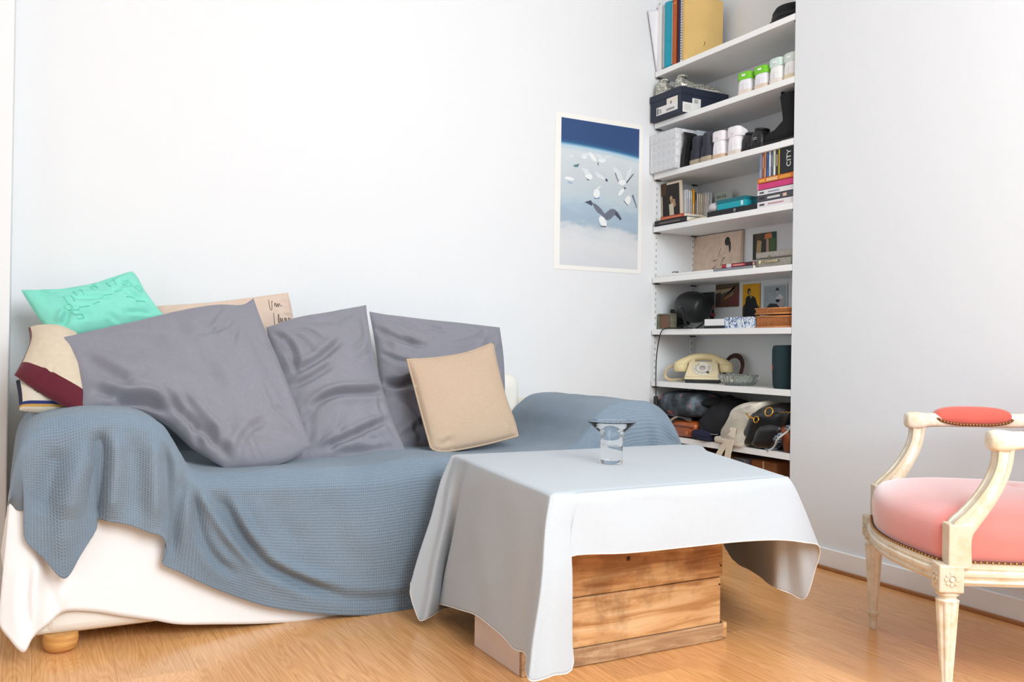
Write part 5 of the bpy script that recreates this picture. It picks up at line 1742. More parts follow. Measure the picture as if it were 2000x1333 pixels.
q.bar(0, 0.03, -0.040, -0.020, 0.105, 0.148)
q.lathe([(0.0, 0.148), (0.007, 0.150), (0.008, 0.160), (0.005, 0.168), (0, 0.170)], 10, (0.015, -0.026, 0))
q.build('figure', BLACK, o, bevel=0.003)
lampm = mat('#0e1213', 0.42)
o = thing('spot_lamp', 'black barrel-shaped spot lamp on thin wire legs, sixth shelf', 'lamp', on(5, 0.185, 0.12))
ax = Matrix.Rotation(math.radians(80), 3, 'X') @ Matrix.Rotation(math.radians(8), 3, 'Y')
bodyprof = [(0.0, -0.104), (0.050, -0.102), (0.064, -0.094), (0.076, -0.06), (0.083, -0.02), (0.083, 0.02), (0.076, 0.06), (0.064, 0.092), (0.050, 0.104), (0.0, 0.106)]
bodyprof = [(r * 0.95, z * 0.80) for r, z in bodyprof]
MB().lathe(bodyprof, 36, (0, 0, 0.112), rot=Matrix.Rotation(math.radians(100), 3, 'X')).build('shade', lampm, o, smooth=True, auto=60)
MB().lathe([(0.0, 0), (0.010, 0.001), (0.010, 0.004), (0, 0.005)], 16, (-0.0765, 0.0, 0.112), rot=Matrix.Rotation(-PI / 2, 3, 'Y')).build('pivot', mat('#2e3436', 0.3), o, smooth=True)
for pts in ([(-0.079, -0.006, 0.112), (-0.080, -0.022, 0.06), (-0.074, -0.046, 0.002)], [(0.05, 0.03, 0.05), (0.0, 0.05, 0.03), (-0.055, 0.085, 0.002)], [(0.06, -0.02, 0.06), (0.03, -0.04, 0.03), (-0.03, -0.054, 0.002)]):
    MB().tube([tuple(p) for p in catmull(pts, 10)], 0.0032, 8).build('leg', BLACK, o, smooth=True)
MB().tube([(0.0, 0.03, 0.034), (-0.02, 0.04, 0.026)], 0.011, 10).build('knuckle', BLACK, o, smooth=True)
cpts = []
for px, py, xx in ((1350, 642, -0.004), (1325, 642, -0.006), (1300, 642, -0.007), (1290, 652, -0.008), (1283, 690, -0.008), (1281, 730, -0.008), (1281, 775, -0.008)):
    p = at_x(px, py, xx)
    cpts.append((p.x - 0.12, p.y + 0.185, max(p.z, 0) - ST[5] - 0.0004))
cpts = [(-0.05, -0.04, 0.003)] + [(a, b, max(c_, 0.003) if i < 3 else c_) for i, (a, b, c_) in enumerate(cpts)]
cd_ = MB().tube([tuple(p) for p in catmull(cpts, 50)], 0.0026, 8).build('cord', BLACK, o, smooth=True)
e = cpts[-1]
MB().bar(e[0] - 0.008, e[0] + 0.008, e[1] - 0.012, e[1] + 0.012, e[2] - 0.075, e[2] + 0.002).build('cord_switch', mat('#232325', 0.5), cd_, bevel=0.005)
print_card('art_postcard', 'dark green postcard half hidden behind the spot lamp', 'postcard', (0.286, -0.046, ST[5] + 0.045), 0.102, 0.152, [([(0.2, 0.75), (0.5, 0.78), (0.45, 0.9), (0.2, 0.86)], '#9aa6a8'), ([(0.4, 0.1), (0.8, 0.1), (0.75, 0.7), (0.45, 0.7)], '#5c5038')], '#24302b', th=0.0012)
o = thing('dried_flower', 'sprig of dried brown and red flowers behind the spot lamp', 'dried flower', (0.262, -0.132, ST[5] + 0.0005))
q = MB()
for k in range(6):
    a = k * 1.05
    q.tube([(0, 0, 0), (0.004 * math.cos(a), 0.008 * math.sin(a), 0.06), (0.012 * math.cos(a), 0.022 * math.sin(a), 0.11 + 0.008 * (k % 3))], 0.0018, 5)
st_ = q.build('stems', mat('#8c7a5a', 0.8), o)
for k, (a, b, c_, r, col) in enumerate(((0, -0.028, 0.115, 0.016, '#8a5a4a'), (-0.01, -0.008, 0.085, 0.018, '#6b5638'), (0, -0.035, 0.078, 0.014, '#7c2830'), (-0.008, 0.012, 0.105, 0.015, '#5d5236'), (-0.01, -0.020, 0.05, 0.014, '#82553f'), (0.0, 0.010, 0.135, 0.012, '#8f6a55'))):
    MB().lathe([(0.0, -r * 0.8), (r * 0.6, -r * 0.6), (r, -0.1 * r), (r * 0.85, 0.5 * r), (r * 0.3, 0.7 * r), (0.0, 0.4 * r)], 9, (a, b, c_)).build('blossom', mat(col, 0.9, var=0.2, vs=80), o, smooth=False)
land = [([(0, 0.75), (0.7, 0.8), (0.75, 0.62), (0.3, 0.5), (0, 0.6)], '#b79f80'), ([(0.0, 0.92), (1, 1.0), (1, 0.9), (0.3, 0.85)], '#5d5c44'), ([(0.2, 0.55), (0.8, 0.75), (0.9, 0.95), (0.7, 0.6), (0.3, 0.4)], '#5c5a48'), ([(0.35, 0.3), (0.75, 0.5), (0.8, 0.62), (0.4, 0.4)], '#a07a5a'), ([(0.5, 0.05), (1, 0.1), (1, 0.6), (0.8, 0.5)], '#7a4040'), ([(0, 0.1), (0.2, 0.1), (0.25, 0.65), (0, 0.6)], '#4c3a3e')]
print_card('art_postcard', 'brown landscape postcard on the alcove wall, left of the yellow one', 'postcard', (0.290, -0.156, ST[5] + 0.117), 0.168, 0.117, land, '#6b4a38', th=0.0012)
yel = [([(0, 0), (1, 0), (1, 0.28), (0.85, 0.4), (0.1, 0.4), (0, 0.3)], '#4a3a2c'), ([(0.12, 0.3), (0.2, 0.6), (0.32, 0.66), (0.55, 0.66), (0.75, 0.58), (0.86, 0.35), (0.9, 0.0), (0.1, 0.0)], '#15181c'), (ell(0.38, 0.78, 0.10, 0.10), '#2a221c'), (ell(0.41, 0.75, 0.055, 0.06), '#b3925e'), ([(0.42, 0.64), (0.58, 0.66), (0.5, 0.56)], '#a59a50')]
print_card('art_postcard', 'yellow postcard with a figure in black on the alcove wall', 'postcard', (0.290, -0.352, ST[5] + 0.058), 0.118, 0.166, yel, '#e0a417', th=0.0012)
gry = [([(0.05, 0.0), (0.95, 0.0), (0.75, 0.22), (0.4, 0.25), (0.3, 0.26), (0.15, 0.1)], '#2a2c33'), ([(0.5, 0.3), (0.9, 0.5), (0.85, 0.15), (0.75, 0.05), (0.55, 0.25)], '#b9aeb0'), (ell(0.62, 0.38, 0.09, 0.10), '#1f2126'), ([(0.5, 0.42), (0.7, 0.62), (0.85, 0.5), (0.75, 0.4)], '#dcdcdc'), (ell(0.60, 0.78, 0.07, 0.10), '#2c2c30'), (ell(0.60, 0.70, 0.05, 0.07), '#c5b9b2')]
print_card('art_postcard', 'blue-grey postcard with a dark seated figure above the wicker boxes', 'postcard', (0.290, -0.490, ST[5] + 0.094), 0.155, 0.118, gry, '#a3b0b4', th=0.0012, border='#c9cfd1')
carton('low_white_box', 'low white box lying behind the legs of the spot lamp', 'box', on(5, 0.150, 0.215), 0.07, 0.20, 0.040, '#dfe1e2', '#e6e7e8', 0.012)
o = carton('black_white_box', 'white box on a black tray, left of the blue patterned box', 'box', on(5, 0.395, 0.012), 0.12, 0.133, 0.044, mat('#eeeeee', 0.5), None)
MB().bar(-0.003, 0.122, -0.136, 0.003, 0, 0.013).build('tray', BLACK, o, bevel=0.002)


def delft_mat():
    m, nt, b = node_mat('blue_white_print')
    L = nt.links.new
    tc = N(nt, 'ShaderNodeTexCoord')
    n1 = N(nt, 'ShaderNodeTexNoise', Scale=45.0, Detail=3.0, Distortion=2.5)
    L(tc.outputs['Object'], n1.inputs['Vector'])
    c = ramp(nt, [(0.40, '#3a5a8c'), (0.47, '#8fa6c4'), (0.53, '#e6ebf0'), (0.7, '#eef1f4')], n1.outputs['Fac'])
    L(c, b.inputs['Base Color'])
    b.inputs['Roughness'].default_value = 0.35
    return m


DLF = delft_mat()
carton('blue_patterned_box', 'box with blue and white floral print, left of the wicker boxes', 'box', on(5, 0.534, 0.012), 0.12, 0.186, 0.050, DLF, DLF, 0.004, 0.001)


def wicker(label, loc, sx, sy, sz):
    o = thing('wicker_box', label, 'basket', loc, group='stacked wicker boxes')
    w1, w2 = mat('#b5713f', 0.7, var=0.12, vs=90), mat('#c9854f', 0.7, var=0.12, vs=90)
    MB().bar(0.004, sx - 0.004, -sy + 0.004, -0.004, 0.0, sz).build('core', mat('#8a5530', 0.8), o)
    q = MB()
    n = int(sy / 0.0085)
    for k in range(n):
        yy = -0.004 - (sy - 0.008) * (k + 0.5) / n
        q.tube([(0.003, yy, 0.003), (0.0015, yy, sz * 0.5), (0.003, yy, sz - 0.003)], 0.0034, 5)
    m_ = int(sx / 0.0085)
    for k in range(m_):
        xx_ = 0.004 + (sx - 0.008) * (k + 0.5) / m_
        q.tube([(xx_, -0.003, 0.003), (xx_, -0.003, sz - 0.003)], 0.0034, 5)
        q.tube([(xx_, -sy + 0.003, 0.003), (xx_, -sy + 0.003, sz - 0.003)], 0.0034, 5)
    q.build('woven_canes', w1, o, smooth=True)['kind'] = 'stuff'
    for z in (0.004, sz - 0.004):
        MB().tube([(0.001, -0.001, z), (0.001, -sy + 0.001, z), (sx - 0.001, -sy + 0.001, z), (sx - 0.001, -0.001, z)], 0.0045, 6, closed=True).build('rim', w2, o, smooth=True)
    return o


wicker('larger woven brown wicker box, under the smaller one by the right wall', on(5, 0.726, 0.018), 0.13, 0.222, 0.052)
wicker('flatter woven brown wicker box, on top of the larger one', on(5, 0.724, 0.016, 0.0568), 0.132, 0.224, 0.030)

# ---- shelf 6: telephone, horseshoe, ashtray, speaker
IV = mat('#ead9b4', 0.32)
IV2 = mat('#e2cf9f', 0.35)
o = thing('rotary_telephone', 'ivory rotary dial telephone on the seventh shelf', 'telephone', on(6, 0.322, 0.062), math.radians(44))
# body: a wedge with sloping face; local x into the shelf, y along it
pr_ = [(0.0, 0.016), (0.0, 0.030), (0.012, 0.040), (0.075, 0.098), (0.085, 0.104), (0.135, 0.104), (0.150, 0.09), (0.160, 0.016)]
rings = []
for f in np.linspace(-1, 1, 13):
    sh = 1.0 - 0.22 * 0
    rings.append([Vector((x, f * (0.085 - 0.20 * (z - 0.016)), z)) for x, z in pr_])
MB().loft(rings).build('body', IV, o, bevel=0.006, seg=3, smooth=True, auto=40)
MB().bar(0.006, 0.155, -0.080, 0.080, 0.0, 0.016).build('foot_plate', mat('#1f1f20', 0.5), o, bevel=0.002)
MB().bar(-0.0008, 0.004, -0.082, 0.082, 0.030, 0.0325).build('front_seam', mat('#d3bf92', 0.4), o)
sl_ = math.atan2(0.058, 0.063)
dm = Matrix.Translation((0.040, 0.0, 0.0675)) @ Matrix.Rotation(-sl_, 4, 'Y')
dR = dm.to_3x3()
dT = dm.to_translation()
di = MB().lathe([(0.0, 0.0), (0.044, 0.0), (0.045, 0.004), (0.043, 0.006), (0.0, 0.006)], 36, dT, rot=dR).build('dial', mat('#e9e2d3', 0.35), o, smooth=True, auto=40)
for k in range(10):
    a = math.radians(40 + k * 28)
    MB().lathe([(0.0062, 0.0055), (0.0062, 0.0072), (0.0045, 0.0072), (0.0045, 0.0058)], 12, dT + dR @ Vector((0.033 * math.cos(a), 0.033 * math.sin(a), 0)), rot=dR).build('finger_hole', mat('#7d7468', 0.5), di, smooth=True)
MB().lathe([(0.0, 0.006), (0.017, 0.006), (0.016, 0.009), (0, 0.0095)], 20, dT, rot=dR).build('dial_centre', mat('#b9b0ae', 0.4), di, smooth=True)
MB().box(dT + dR @ Vector((-0.03, -0.028, 0.008)), (0.010, 0.012, 0.004), dR).build('finger_stop', mat('#6a6258', 0.35, 0.8), di)
hs = []
for f in np.linspace(-1, 1, 23):
    y = f * 0.120
    z = 0.140 - 0.055 * abs(f) ** 2.6
    r = 0.017 + 0.016 * max(0, (abs(f) - 0.62) / 0.38) ** 1.2
    hs.append((0.108 - 0.02 * abs(f), y, z - 0.012, r))
q = MB().tube([h_[:3] for h_ in hs], [h_[3] for h_ in hs], 16)
hd = q.build('handset', IV2, o, smooth=True, auto=60)
for sy in (-1, 1):
    MB().lathe([(0.030, 0), (0.034, 0.004), (0.034, 0.034), (0.028, 0.040), (0.0, 0.040)], 22, (0.086, sy * 0.110, 0.052)).build('ear_cap', IV2, hd, smooth=True, auto=50)
    MB().bar(0.085, 0.130, sy * 0.050 - 0.008, sy * 0.050 + 0.008, 0.100, 0.120).build('cradle', IV, o, bevel=0.004)
cpath = catmull([(0.090, 0.125, 0.062), (0.105, 0.160, 0.078), (0.110, 0.186, 0.055), (0.100, 0.186, 0.024), (0.085, 0.165, 0.010), (0.085, 0.135, 0.010), (0.11, 0.095, 0.012)], 260)
coil = []
for k, p in enumerate(cpath):
    a = k * 0.9
    tv = cpath[min(k + 1, 259)] - cpath[max(k - 1, 0)]
    tv = Vector(tv).normalized()
    s1 = tv.cross(Vector((1, 0, 0.3))).normalized()
    s2 = tv.cross(s1)
    coil.append(Vector(p) + (s1 * math.cos(a) + s2 * math.sin(a)) * 0.0062)
MB().tube(coil, 0.0019, 5).build('coiled_cord', mat('#e3cfa6', 0.45), hd, smooth=True)
o = thing('horseshoe', 'rusty brown iron horseshoe leaning on the alcove wall behind the telephone', 'horseshoe', on(6, 0.335, 0.235))
hp = []
for k in range(29):
    a = math.radians(-62 + k * (304 / 28))
    hp.append(Vector((0.0, 0.066 * math.cos(a), 0.078 + 0.072 * math.sin(a) * (1.0 if math.sin(a) > 0 else 1.05))))
hp = []
for k in range(25):
    a = math.radians(-20 + k * (220 / 24))
    hp.append(Vector((0, 0.062 * math.cos(a), 0.080 + 0.058 * math.sin(a))))
hp = [Vector((0, 0.050, 0.006)), Vector((0, 0.056, 0.035))] + hp[1:-1] + [Vector((0, -0.056, 0.035)), Vector((0, -0.050, 0.006))]
rot_h = Matrix.Rotation(math.radians(12), 3, 'Y') @ Matrix.Rotation(math.radians(0), 3, 'X')
MB().tube([rot_h @ p for p in hp], 0.0135, 4, flat=0.5).build('iron', mat('#4a2e24', 0.7, 0.2, var=0.2, vs=60, bump=0.3, bs=120), o, bevel=0.002)
for k in (4, 6, 8, 16, 18, 20):
    p = rot_h @ hp[k]
    MB().lathe([(0.0028, 0), (0.0028, 0.0016)], 6, p + Vector((-0.0088, 0, 0)), rot=Matrix.Rotation(-PI / 2, 3, 'Y')).build('nail_hole', mat('#1d1310', 0.9), o)
o = thing('glass_ashtray', 'cut glass ashtray beside the ivory telephone', 'ashtray', on(6, 0.553, 0.085))
rings = []
for r, z, fac in ((0.048, 0.0, 0), (0.066, 0.001, 0.3), (0.072, 0.006, 0.6), (0.088, 0.030, 1), (0.093, 0.044, 1), (0.093, 0.048, 0.5), (0.087, 0.050, 0.2), (0.083, 0.046, 0), (0.070, 0.018, 0), (0.055, 0.012, 0), (0.01, 0.011, 0)):
    rings.append([Vector((r * (1 + 0.03 * fac * (1 if k % 2 else -1)) * math.cos(2 * PI * k / 48), r * (1 + 0.03 * fac * (1 if k % 2 else -1)) * math.sin(2 * PI * k / 48), z)) for k in range(48)])
MB().loft(rings).build('bowl', mat('#eef3ee', 0.05, trans=0.92, ior=1.5, key='ashglass'), o)
o = thing('bluetooth_speaker', 'dark teal upright cylinder speaker with red badge by the right wall', 'speaker', on(6, 0.858, 0.075), rot=(math.radians(-2), 0, 0))
MB().lathe([(0.050, 0.0), (0.056, 0.004), (0.0585, 0.02), (0.060, 0.09), (0.0585, 0.165), (0.055, 0.180), (0.052, 0.184), (0.0, 0.180)], 32, (0, 0, 0)).build('fabric_body', mat('#1d3238', 0.9, var=0.1, vs=120, bump=0.4, bs=500), o, smooth=True, auto=50)
MB().lathe([(0.0505, 0.178), (0.054, 0.181), (0.053, 0.186), (0.046, 0.186), (0.044, 0.180)], 32).build('end_ring', mat('#15262b', 0.5), o, smooth=True)
bdg = MB().box((-0.0555 * math.cos(0.5), 0.0555 * math.sin(0.5) + 0.004, 0.092), (0.006, 0.016, 0.022), Matrix.Rotation(-0.5, 3, 'Z')).build('badge', mat('#c94f3d', 0.5), o, bevel=0.002)
MB().bar(-0.02, -0.008, -0.066, -0.054, 0.145, 0.165).build('strap_loop', BLACK, o, bevel=0.003)


# ---- shelf 7: bags
def sack(c, r, e=(0.8, 0.8), nz=0.012, ns=14, seed=0, n=(28, 18), shear=0.0, flatz=None):
    """soft lumpy closed form (superellipsoid pushed by noise)"""
    rings = []
    sg = lambda v, p: math.copysign(abs(v) ** p, v)
    for i in range(n[1] + 1):
        ph = -PI / 2 + PI * i / n[1]
        rg = []
        for k in range(n[0]):
            th = 2 * PI * k / n[0]
            p = Vector((r[0] * sg(math.cos(ph), e[0]) * sg(math.cos(th), e[1]), r[1] * sg(math.cos(ph), e[0]) * sg(math.sin(th), e[1]), r[2] * sg(math.sin(ph), e[0])))
            q = mnoise.noise(p * ns + Vector((seed * 7.3, seed, 0))) + 0.5 * mnoise.noise(p * ns * 2.2 + Vector((seed, 3, 1)))
            d = p.normalized() * q * nz if p.length > 1e-6 else Vector()
            p = p + d
            p.y += shear * p.z
            v = p + Vector(c)
            if flatz is not None and v.z < flatz:
                v.z = flatz
            rg.append(v)
        rings.append(rg)
    return rings


def floral_mat():
    m, nt, b = node_mat('floral_cloth')
    L = nt.links.new
    tc = N(nt, 'ShaderNodeTexCoord')
    v = N(nt, 'ShaderNodeTexVoronoi', Scale=17.0)
    n1 = N(nt, 'ShaderNodeTexNoise', Scale=14.0, Detail=4.0)
    L(tc.outputs['Object'], v.inputs['Vector'])
    L(tc.outputs['Object'], n1.inputs['Vector'])
    bg = ramp(nt, [(0.40, '#23282b'), (0.55, '#47525a'), (0.68, '#76838d')], n1.outputs['Fac'])
    fl_ = ramp(nt, [(0.0, '#c23a52'), (0.4, '#d98a84'), (0.8, '#a3545c')], v.outputs['Distance'])
    mk = ramp(nt, [(0.30, '#ffffff'), (0.38, '#000000')], v.outputs['Distance'])
    n2 = N(nt, 'ShaderNodeTexNoise', Scale=6.0)
    L(tc.outputs['Object'], n2.inputs['Vector'])
    mk2 = ramp(nt, [(0.47, '#000000'), (0.55, '#ffffff')], n2.outputs['Fac'])
    mm = N(nt, 'ShaderNodeMixRGB', blend_type='MULTIPLY')
    mm.inputs[0].default_value = 1.0
    L(mk, mm.inputs[1])
    L(mk2, mm.inputs[2])
    mx = N(nt, 'ShaderNodeMixRGB')
    L(mm.outputs[0], mx.inputs[0])
    L(bg, mx.inputs[1])
    L(fl_, mx.inputs[2])
    L(mx.outputs[0], b.inputs['Base Color'])
    b.inputs['Roughness'].default_value = 0.7
    return m


SB = ST[7]
o = thing('floral_bag', 'soft bag in dark floral cloth, top left of the heap on the lowest shelf', 'bag', (0.10, -0.205, SB + 0.10))
MB().loft(sack((0, 0, 0.062), (0.10, 0.175, 0.062), (0.6, 0.6), 0.022, 11, 2, (36, 22))).build('pouch', floral_mat(), o, smooth=True)
MB().tube([(-0.098, 0.17, 0.004), (-0.104, 0.08, 0.008), (-0.104, -0.02, 0.000), (-0.100, -0.12, -0.006)], 0.005, 6).build('piping', mat('#3a3a3e', 0.6), o, smooth=True)
o = thing('black_shoulder_bag', 'black leather bag with a cream strap, left of the brown leather bag', 'bag', (0.10, -0.16, SB + 0.0005))
MB().loft(sack((0.0, 0.03, 0.05), (0.09, 0.17, 0.05), (0.6, 0.6), 0.012, 12, 3, flatz=0.0)).build('pouch', mat('#151516', 0.5), o, smooth=True)
MB().tube([tuple(p) for p in catmull([(-0.09, 0.09, 0.045), (-0.100, 0.02, 0.055), (-0.104, -0.03, 0.085), (-0.100, -0.07, 0.098), (-0.09, -0.14, 0.085)], 20)], 0.010, 8, flat=0.3).build('strap', mat('#cfc4ae', 0.8), o, smooth=True)
MB().lathe([(0.006, 0), (0.006, 0.004)], 10, (-0.094, 0.05, 0.06), rot=Matrix.Rotation(-PI / 2, 3, 'Y')).build('stud', mat('#b99a55', 0.3, 0.9), o)
o = thing('brown_leather_bag', 'small shiny brown leather bag at the front of the lowest shelf', 'bag', (0.055, -0.255, SB + 0.0005))
MB().loft(sack((0, 0, 0.042), (0.060, 0.092, 0.042), (0.5, 0.45), 0.006, 14, 4, flatz=0.0)).build('pouch', mat('#a4501f', 0.3, var=0.15, vs=18, coat=0.3), o, smooth=True)
MB().tube([(-0.058, 0.085, 0.052), (-0.0635, 0.0, 0.057), (-0.058, -0.085, 0.054)], 0.003, 6).build('zip', mat('#6b3214', 0.4), o, smooth=True)
MB().lathe([(0.011, 0), (0.010, 0.003), (0.0, 0.004)], 14, (-0.062, -0.045, 0.026), rot=Matrix.Rotation(-PI / 2, 3, 'Y')).build('stamp', mat('#b5683a', 0.35), o)
o = thing('black_backpack', 'black nylon rucksack lump in the middle of the lowest shelf', 'bag', (0.13, -0.455, SB + 0.0005))
MB().loft(sack((0, 0, 0.095), (0.11, 0.115, 0.098), (0.65, 0.7), 0.03, 8, 5, (36, 22), flatz=0.0)).build('body', mat('#141419', 0.75, var=0.2, vs=20), o, smooth=True)
MB().tube([tuple(p) for p in catmull([(-0.085, 0.07, 0.050), (-0.110, 0.04, 0.038), (-0.114, 0.0, 0.034), (-0.105, -0.03, 0.036)], 14)], 0.0022, 6).build('zip', mat('#a9a9ae', 0.4, 0.6), o, smooth=True)
MB().tube([tuple(p) for p in catmull([(-0.07, 0.13, 0.10), (-0.10, 0.09, 0.075), (-0.11, 0.06, 0.035), (-0.09, 0.05, 0.005)], 14)], 0.012, 8, flat=0.35).build('strap', mat('#1c1d20', 0.8), o, smooth=True)
o = thing('navy_cap', 'dark navy cloth cap squashed at the foot of the black rucksack', 'cap', (0.022, -0.385, SB + 0.0005))
MB().loft(sack((0.0, 0, 0.022), (0.035, 0.062, 0.026), (0.7, 0.7), 0.008, 20, 6, flatz=0.0)).build('crown', mat('#20203a', 0.9), o, smooth=True)
MB().loft(sack((-0.012, -0.035, 0.008), (0.030, 0.045, 0.008), (0.6, 0.8), 0.003, 20, 8, flatz=0.0)).build('peak', mat('#1b1b31', 0.9), o, smooth=True)
# round black hat-like pouch behind, cream tote in front
o = thing('black_beret', 'round black felt beret on top of the heap of bags', 'hat', (0.115, -0.375, SB + 0.150))
MB().lathe([(0.0, 0.0), (0.06, 0.002), (0.088, 0.014), (0.092, 0.026), (0.075, 0.042), (0.03, 0.052), (0.0, 0.052)], 28).build('felt', mat('#0f1012', 0.95), o, smooth=True)
CAN = mat('#ddd4c4', 0.9, var=0.06, vs=25, bump=0.2, bs=300)
o = thing('canvas_tote', 'crumpled cream canvas tote bag with straps hanging off the lowest shelf', 'bag', (0.11, -0.63, SB + 0.0005))
c = [(0.10, 0.0), (0.085, 0.03), (0.075, 0.10), (0.055, 0.16), (-0.03, 0.20), (-0.11, 0.205), (-0.14, 0.198), (-0.07, 0.03), (-0.06, 0.0)]
rings = []
for f in np.linspace(0, 1, 9):
    k = 1 - 0.10 * (2 * f - 1) ** 4
    rg = []
    for j, (a, b) in enumerate(smooth_curve(c, 40)):
        nzv = mnoise.noise(Vector((a * 22, b * 16, f * 3))) * 0.012
        rg.append(Vector((-0.115 + 0.20 * f + (0.02 * math.sin(b * 40 + a * 30) if f == 0 else 0) + nzv, a * k + nzv, max(0.0, b * (1 - 0.05 * f) * k))))
    rings.append(rg)
MB().loft(rings).build('bag', CAN, o, smooth=True)
MB().loft(sack((-0.105, 0.055, 0.018), (0.022, 0.085, 0.020), (0.7, 0.7), 0.008, 30, 11, flatz=0.0)).build('crumpled_fold', CAN, o, smooth=True)
for pts in ([(1428, 838), (1424, 858), (1414, 872), (1404, 888), (1400, 902)], [(1432, 836), (1428, 858), (1424, 876), (1421, 892), (1420, 908)]):
    P = []
    for i, (px, py) in enumerate(pts):
        p = at_x(px, py, (-0.012, -0.016, -0.014, -0.014, -0.014)[i])
        P.append((p.x - 0.11, p.y + 0.63, p.z - SB))
    P = catmull(P, 16)
    rg = []
    for p in P:
        hw = 0.019
        rg.append([Vector((p[0] - 0.0015, p[1] - hw, p[2])), Vector((p[0] - 0.0015, p[1] + hw, p[2])), Vector((p[0] + 0.0015, p[1] + hw, p[2])), Vector((p[0] + 0.0015, p[1] - hw, p[2]))])
    MB().loft(rg).build('strap', mat('#e6dac4', 0.9, var=0.04, vs=80), o, smooth=True, auto=40)
LEA = mat('#121416', 0.3, var=0.2, vs=12, coat=0.2)
o = thing('black_handbag', 'black leather handbag with gold clasps, right end of the lowest shelf', 'bag', (0.075, -0.79, SB + 0.0005))
MB().loft(sack((0.0, 0.0, 0.10), (0.085, 0.115, 0.10), (0.6, 0.55), 0.016, 10, 12, (36, 24), shear=-0.55, flatz=0.012)).build('body', LEA, o, smooth=True)
MB().loft(sack((-0.055, -0.02, 0.06), (0.032, 0.075, 0.055), (0.6, 0.6), 0.008, 16, 14, shear=-0.4, flatz=0.004)).build('front_pocket', mat('#14161a', 0.3, var=0.2, vs=12, coat=0.2), o, smooth=True)
GLD = mat('#d6a54a', 0.25, 1.0)


def loc8(px, py, x):
    p = at_x(px, py, x)
    return Vector((p.x - 0.075, p.y + 0.79, p.z - SB - 0.0005))


rg = loc8(1502, 805, -0.022)
MB().tube([rg + Vector((0.006 * math.sin(a), 0.022 * math.cos(a), 0.018 * math.sin(a))) for a in np.linspace(0, 2 * PI, 20, endpoint=False)], 0.0032, 8, closed=True).build('ring', GLD, o, smooth=True)
cl = loc8(1477, 820, -0.024)
MB().tube([cl + Vector((0.004 * math.sin(a), 0.014 * math.cos(a), 0.013 * math.sin(a))) for a in np.linspace(0, 2 * PI, 16, endpoint=False)], 0.0028, 8, closed=True).build('ring', GLD, o, smooth=True)
MB().tube([loc8(1457, 808, -0.022), loc8(1462, 814, -0.026), loc8(1472, 818, -0.026)], [0.003, 0.0042, 0.003], 8).build('snap_hook', GLD, o, smooth=True)
MB().tube([tuple(loc8(1520 + k * 4, 806 + (1.5 if k % 2 else -1.5), -0.012)) for k in range(7)], 0.0024, 6).build('chain', mat('#a9854a', 0.3, 1.0), o, smooth=True)


def plaid_mat():
    m, nt, b = node_mat('plaid_denim')
    L = nt.links.new
    tc = N(nt, 'ShaderNodeTexCoord')
    w1 = N(nt, 'ShaderNodeTexWave', Scale=26.0, bands_direction='Y')
    w2 = N(nt, 'ShaderNodeTexWave', Scale=26.0, bands_direction='Z')
    L(tc.outputs['Object'], w1.inputs['Vector'])
    L(tc.outputs['Object'], w2.inputs['Vector'])
    mx = N(nt, 'ShaderNodeMath', operation='ADD')
    L(w1.outputs['Fac'], mx.inputs[0])
    L(w2.outputs['Fac'], mx.inputs[1])
    c = ramp(nt, [(0.3, '#191d24'), (0.6, '#37414e'), (0.95, '#8b97a3')], mx.outputs[0])
    L(c, b.inputs['Base Color'])
    b.inputs['Roughness'].default_value = 0.9
    return m


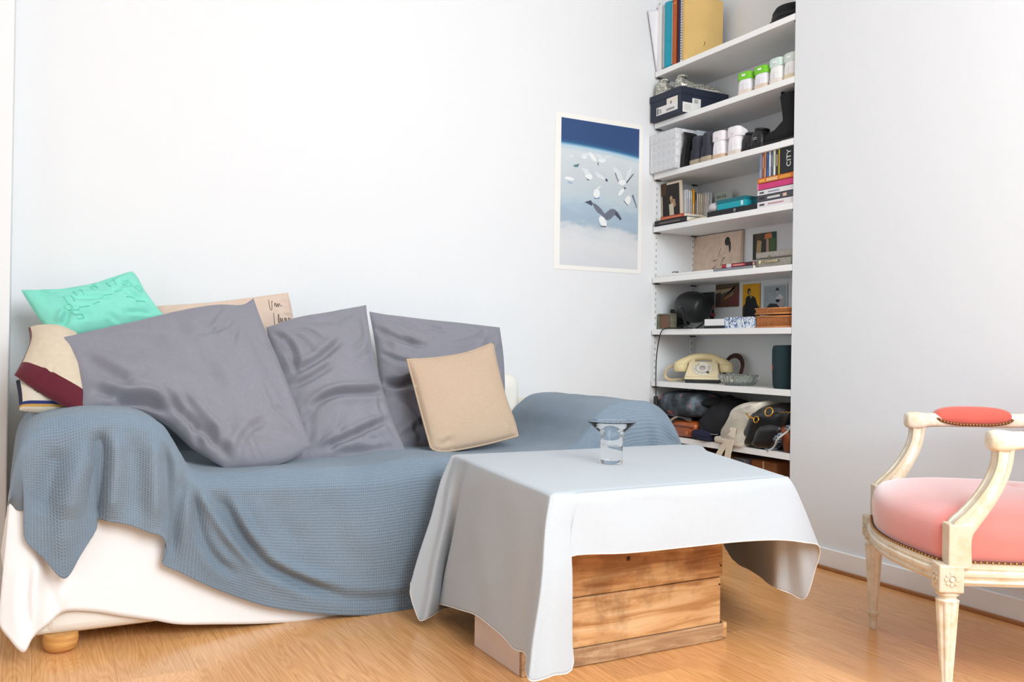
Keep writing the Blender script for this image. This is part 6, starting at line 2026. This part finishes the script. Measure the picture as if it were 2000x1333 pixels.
o = thing('plaid_scarf', 'folded dark plaid cloth strip between the handbag and brown bag', 'scarf', (0.035, -0.86, SB + 0.0005))
rings = []
for f in np.linspace(0, 1, 16):
    y0 = 0.045 - 0.125 * f ** 0.9
    z0 = 0.006 + 0.115 * f
    rings.append([Vector((-0.035 + 0.010 * math.sin(f * 9), y0 + 0.016, z0 - 0.004)), Vector((-0.035 + 0.010 * math.sin(f * 9), y0 - 0.012, z0 - 0.008)), Vector((0.02, y0 - 0.014, z0 - 0.006)), Vector((0.02, y0 + 0.016, z0))])
MB().loft(rings).build('cloth', plaid_mat(), o, bevel=0.004, smooth=True)
MB().tube([tuple((r_[0] + r_[1]) / 2 + Vector((-0.002, -0.012, -0.004))) for r_ in rings], 0.004, 6).build('fringe_edge', mat('#c9c7c0', 0.9), o, smooth=True)
o = thing('rust_leather_pouch', 'rust brown leather pouch squeezed in the bottom right corner of the shelf', 'bag', (0.06, -0.918, SB + 0.0005))
MB().loft(sack((0.0, 0, 0.055), (0.055, 0.034, 0.060), (0.6, 0.6), 0.012, 18, 16, flatz=0.0)).build('pouch', mat('#7a3d1c', 0.45, var=0.2, vs=14), o, smooth=True)
MB().tube([(-0.05, 0.03, 0.075), (-0.056, 0.0, 0.080), (-0.05, -0.03, 0.076)], 0.003, 6).build('seam', mat('#54280f', 0.5), o, smooth=True)

# ---- below the shelves: cartons on the floor of the alcove
KR = '#a7764f'
for (xx, w0, sx, sy, sz, col, lb_) in ((0.03, 0.03, 0.25, 0.30, 0.375, '#9c6b47', 'brown cardboard carton on the alcove floor, nearest the sofa wall'), (0.025, 0.345, 0.25, 0.235, 0.365, '#99653f', 'brown cardboard carton with a pale tape strip, middle of the alcove floor'), (0.06, 0.665, 0.22, 0.155, 0.37, '#8f5c38', 'narrow brown carton beside the striped folder on the alcove floor')):
    o = carton('cardboard_carton', lb_, 'box', (xx, -w0, 0.0005), sx, sy, sz, mat(col, 0.8, var=0.05, vs=30), None, bevel=0.002, group='cartons on the alcove floor')
    MB().bar(-0.0008, sx, -sy * 0.52, -sy * 0.46, sz - 0.09, sz + 0.0008).build('tape', mat('#d3b48c', 0.4), o)
    MB().bar(0.004, sx - 0.004, -sy + 0.004, -sy * 0.5 - 0.001, sz, sz + 0.003).build('flap', mat(col, 0.8), o)
    MB().bar(0.004, sx - 0.004, -sy * 0.5 + 0.001, -0.004, sz, sz + 0.003).build('flap', mat(col, 0.8), o)
o = thing('striped_folder', 'grey striped box file standing between the cartons under the shelves', 'folder', (0.03, -0.587, 0.0005))
MB().bar(0, 0.24, -0.070, 0, 0, 0.372).build('case', mat('#6f6f78', 0.7), o, bevel=0.002)
for k in range(6):
    MB().bar(-0.0008, 0.001, -0.066 + k * 0.011, -0.061 + k * 0.011, 0.004, 0.368).build('stripe', mat('#3c3e4a', 0.7), o)
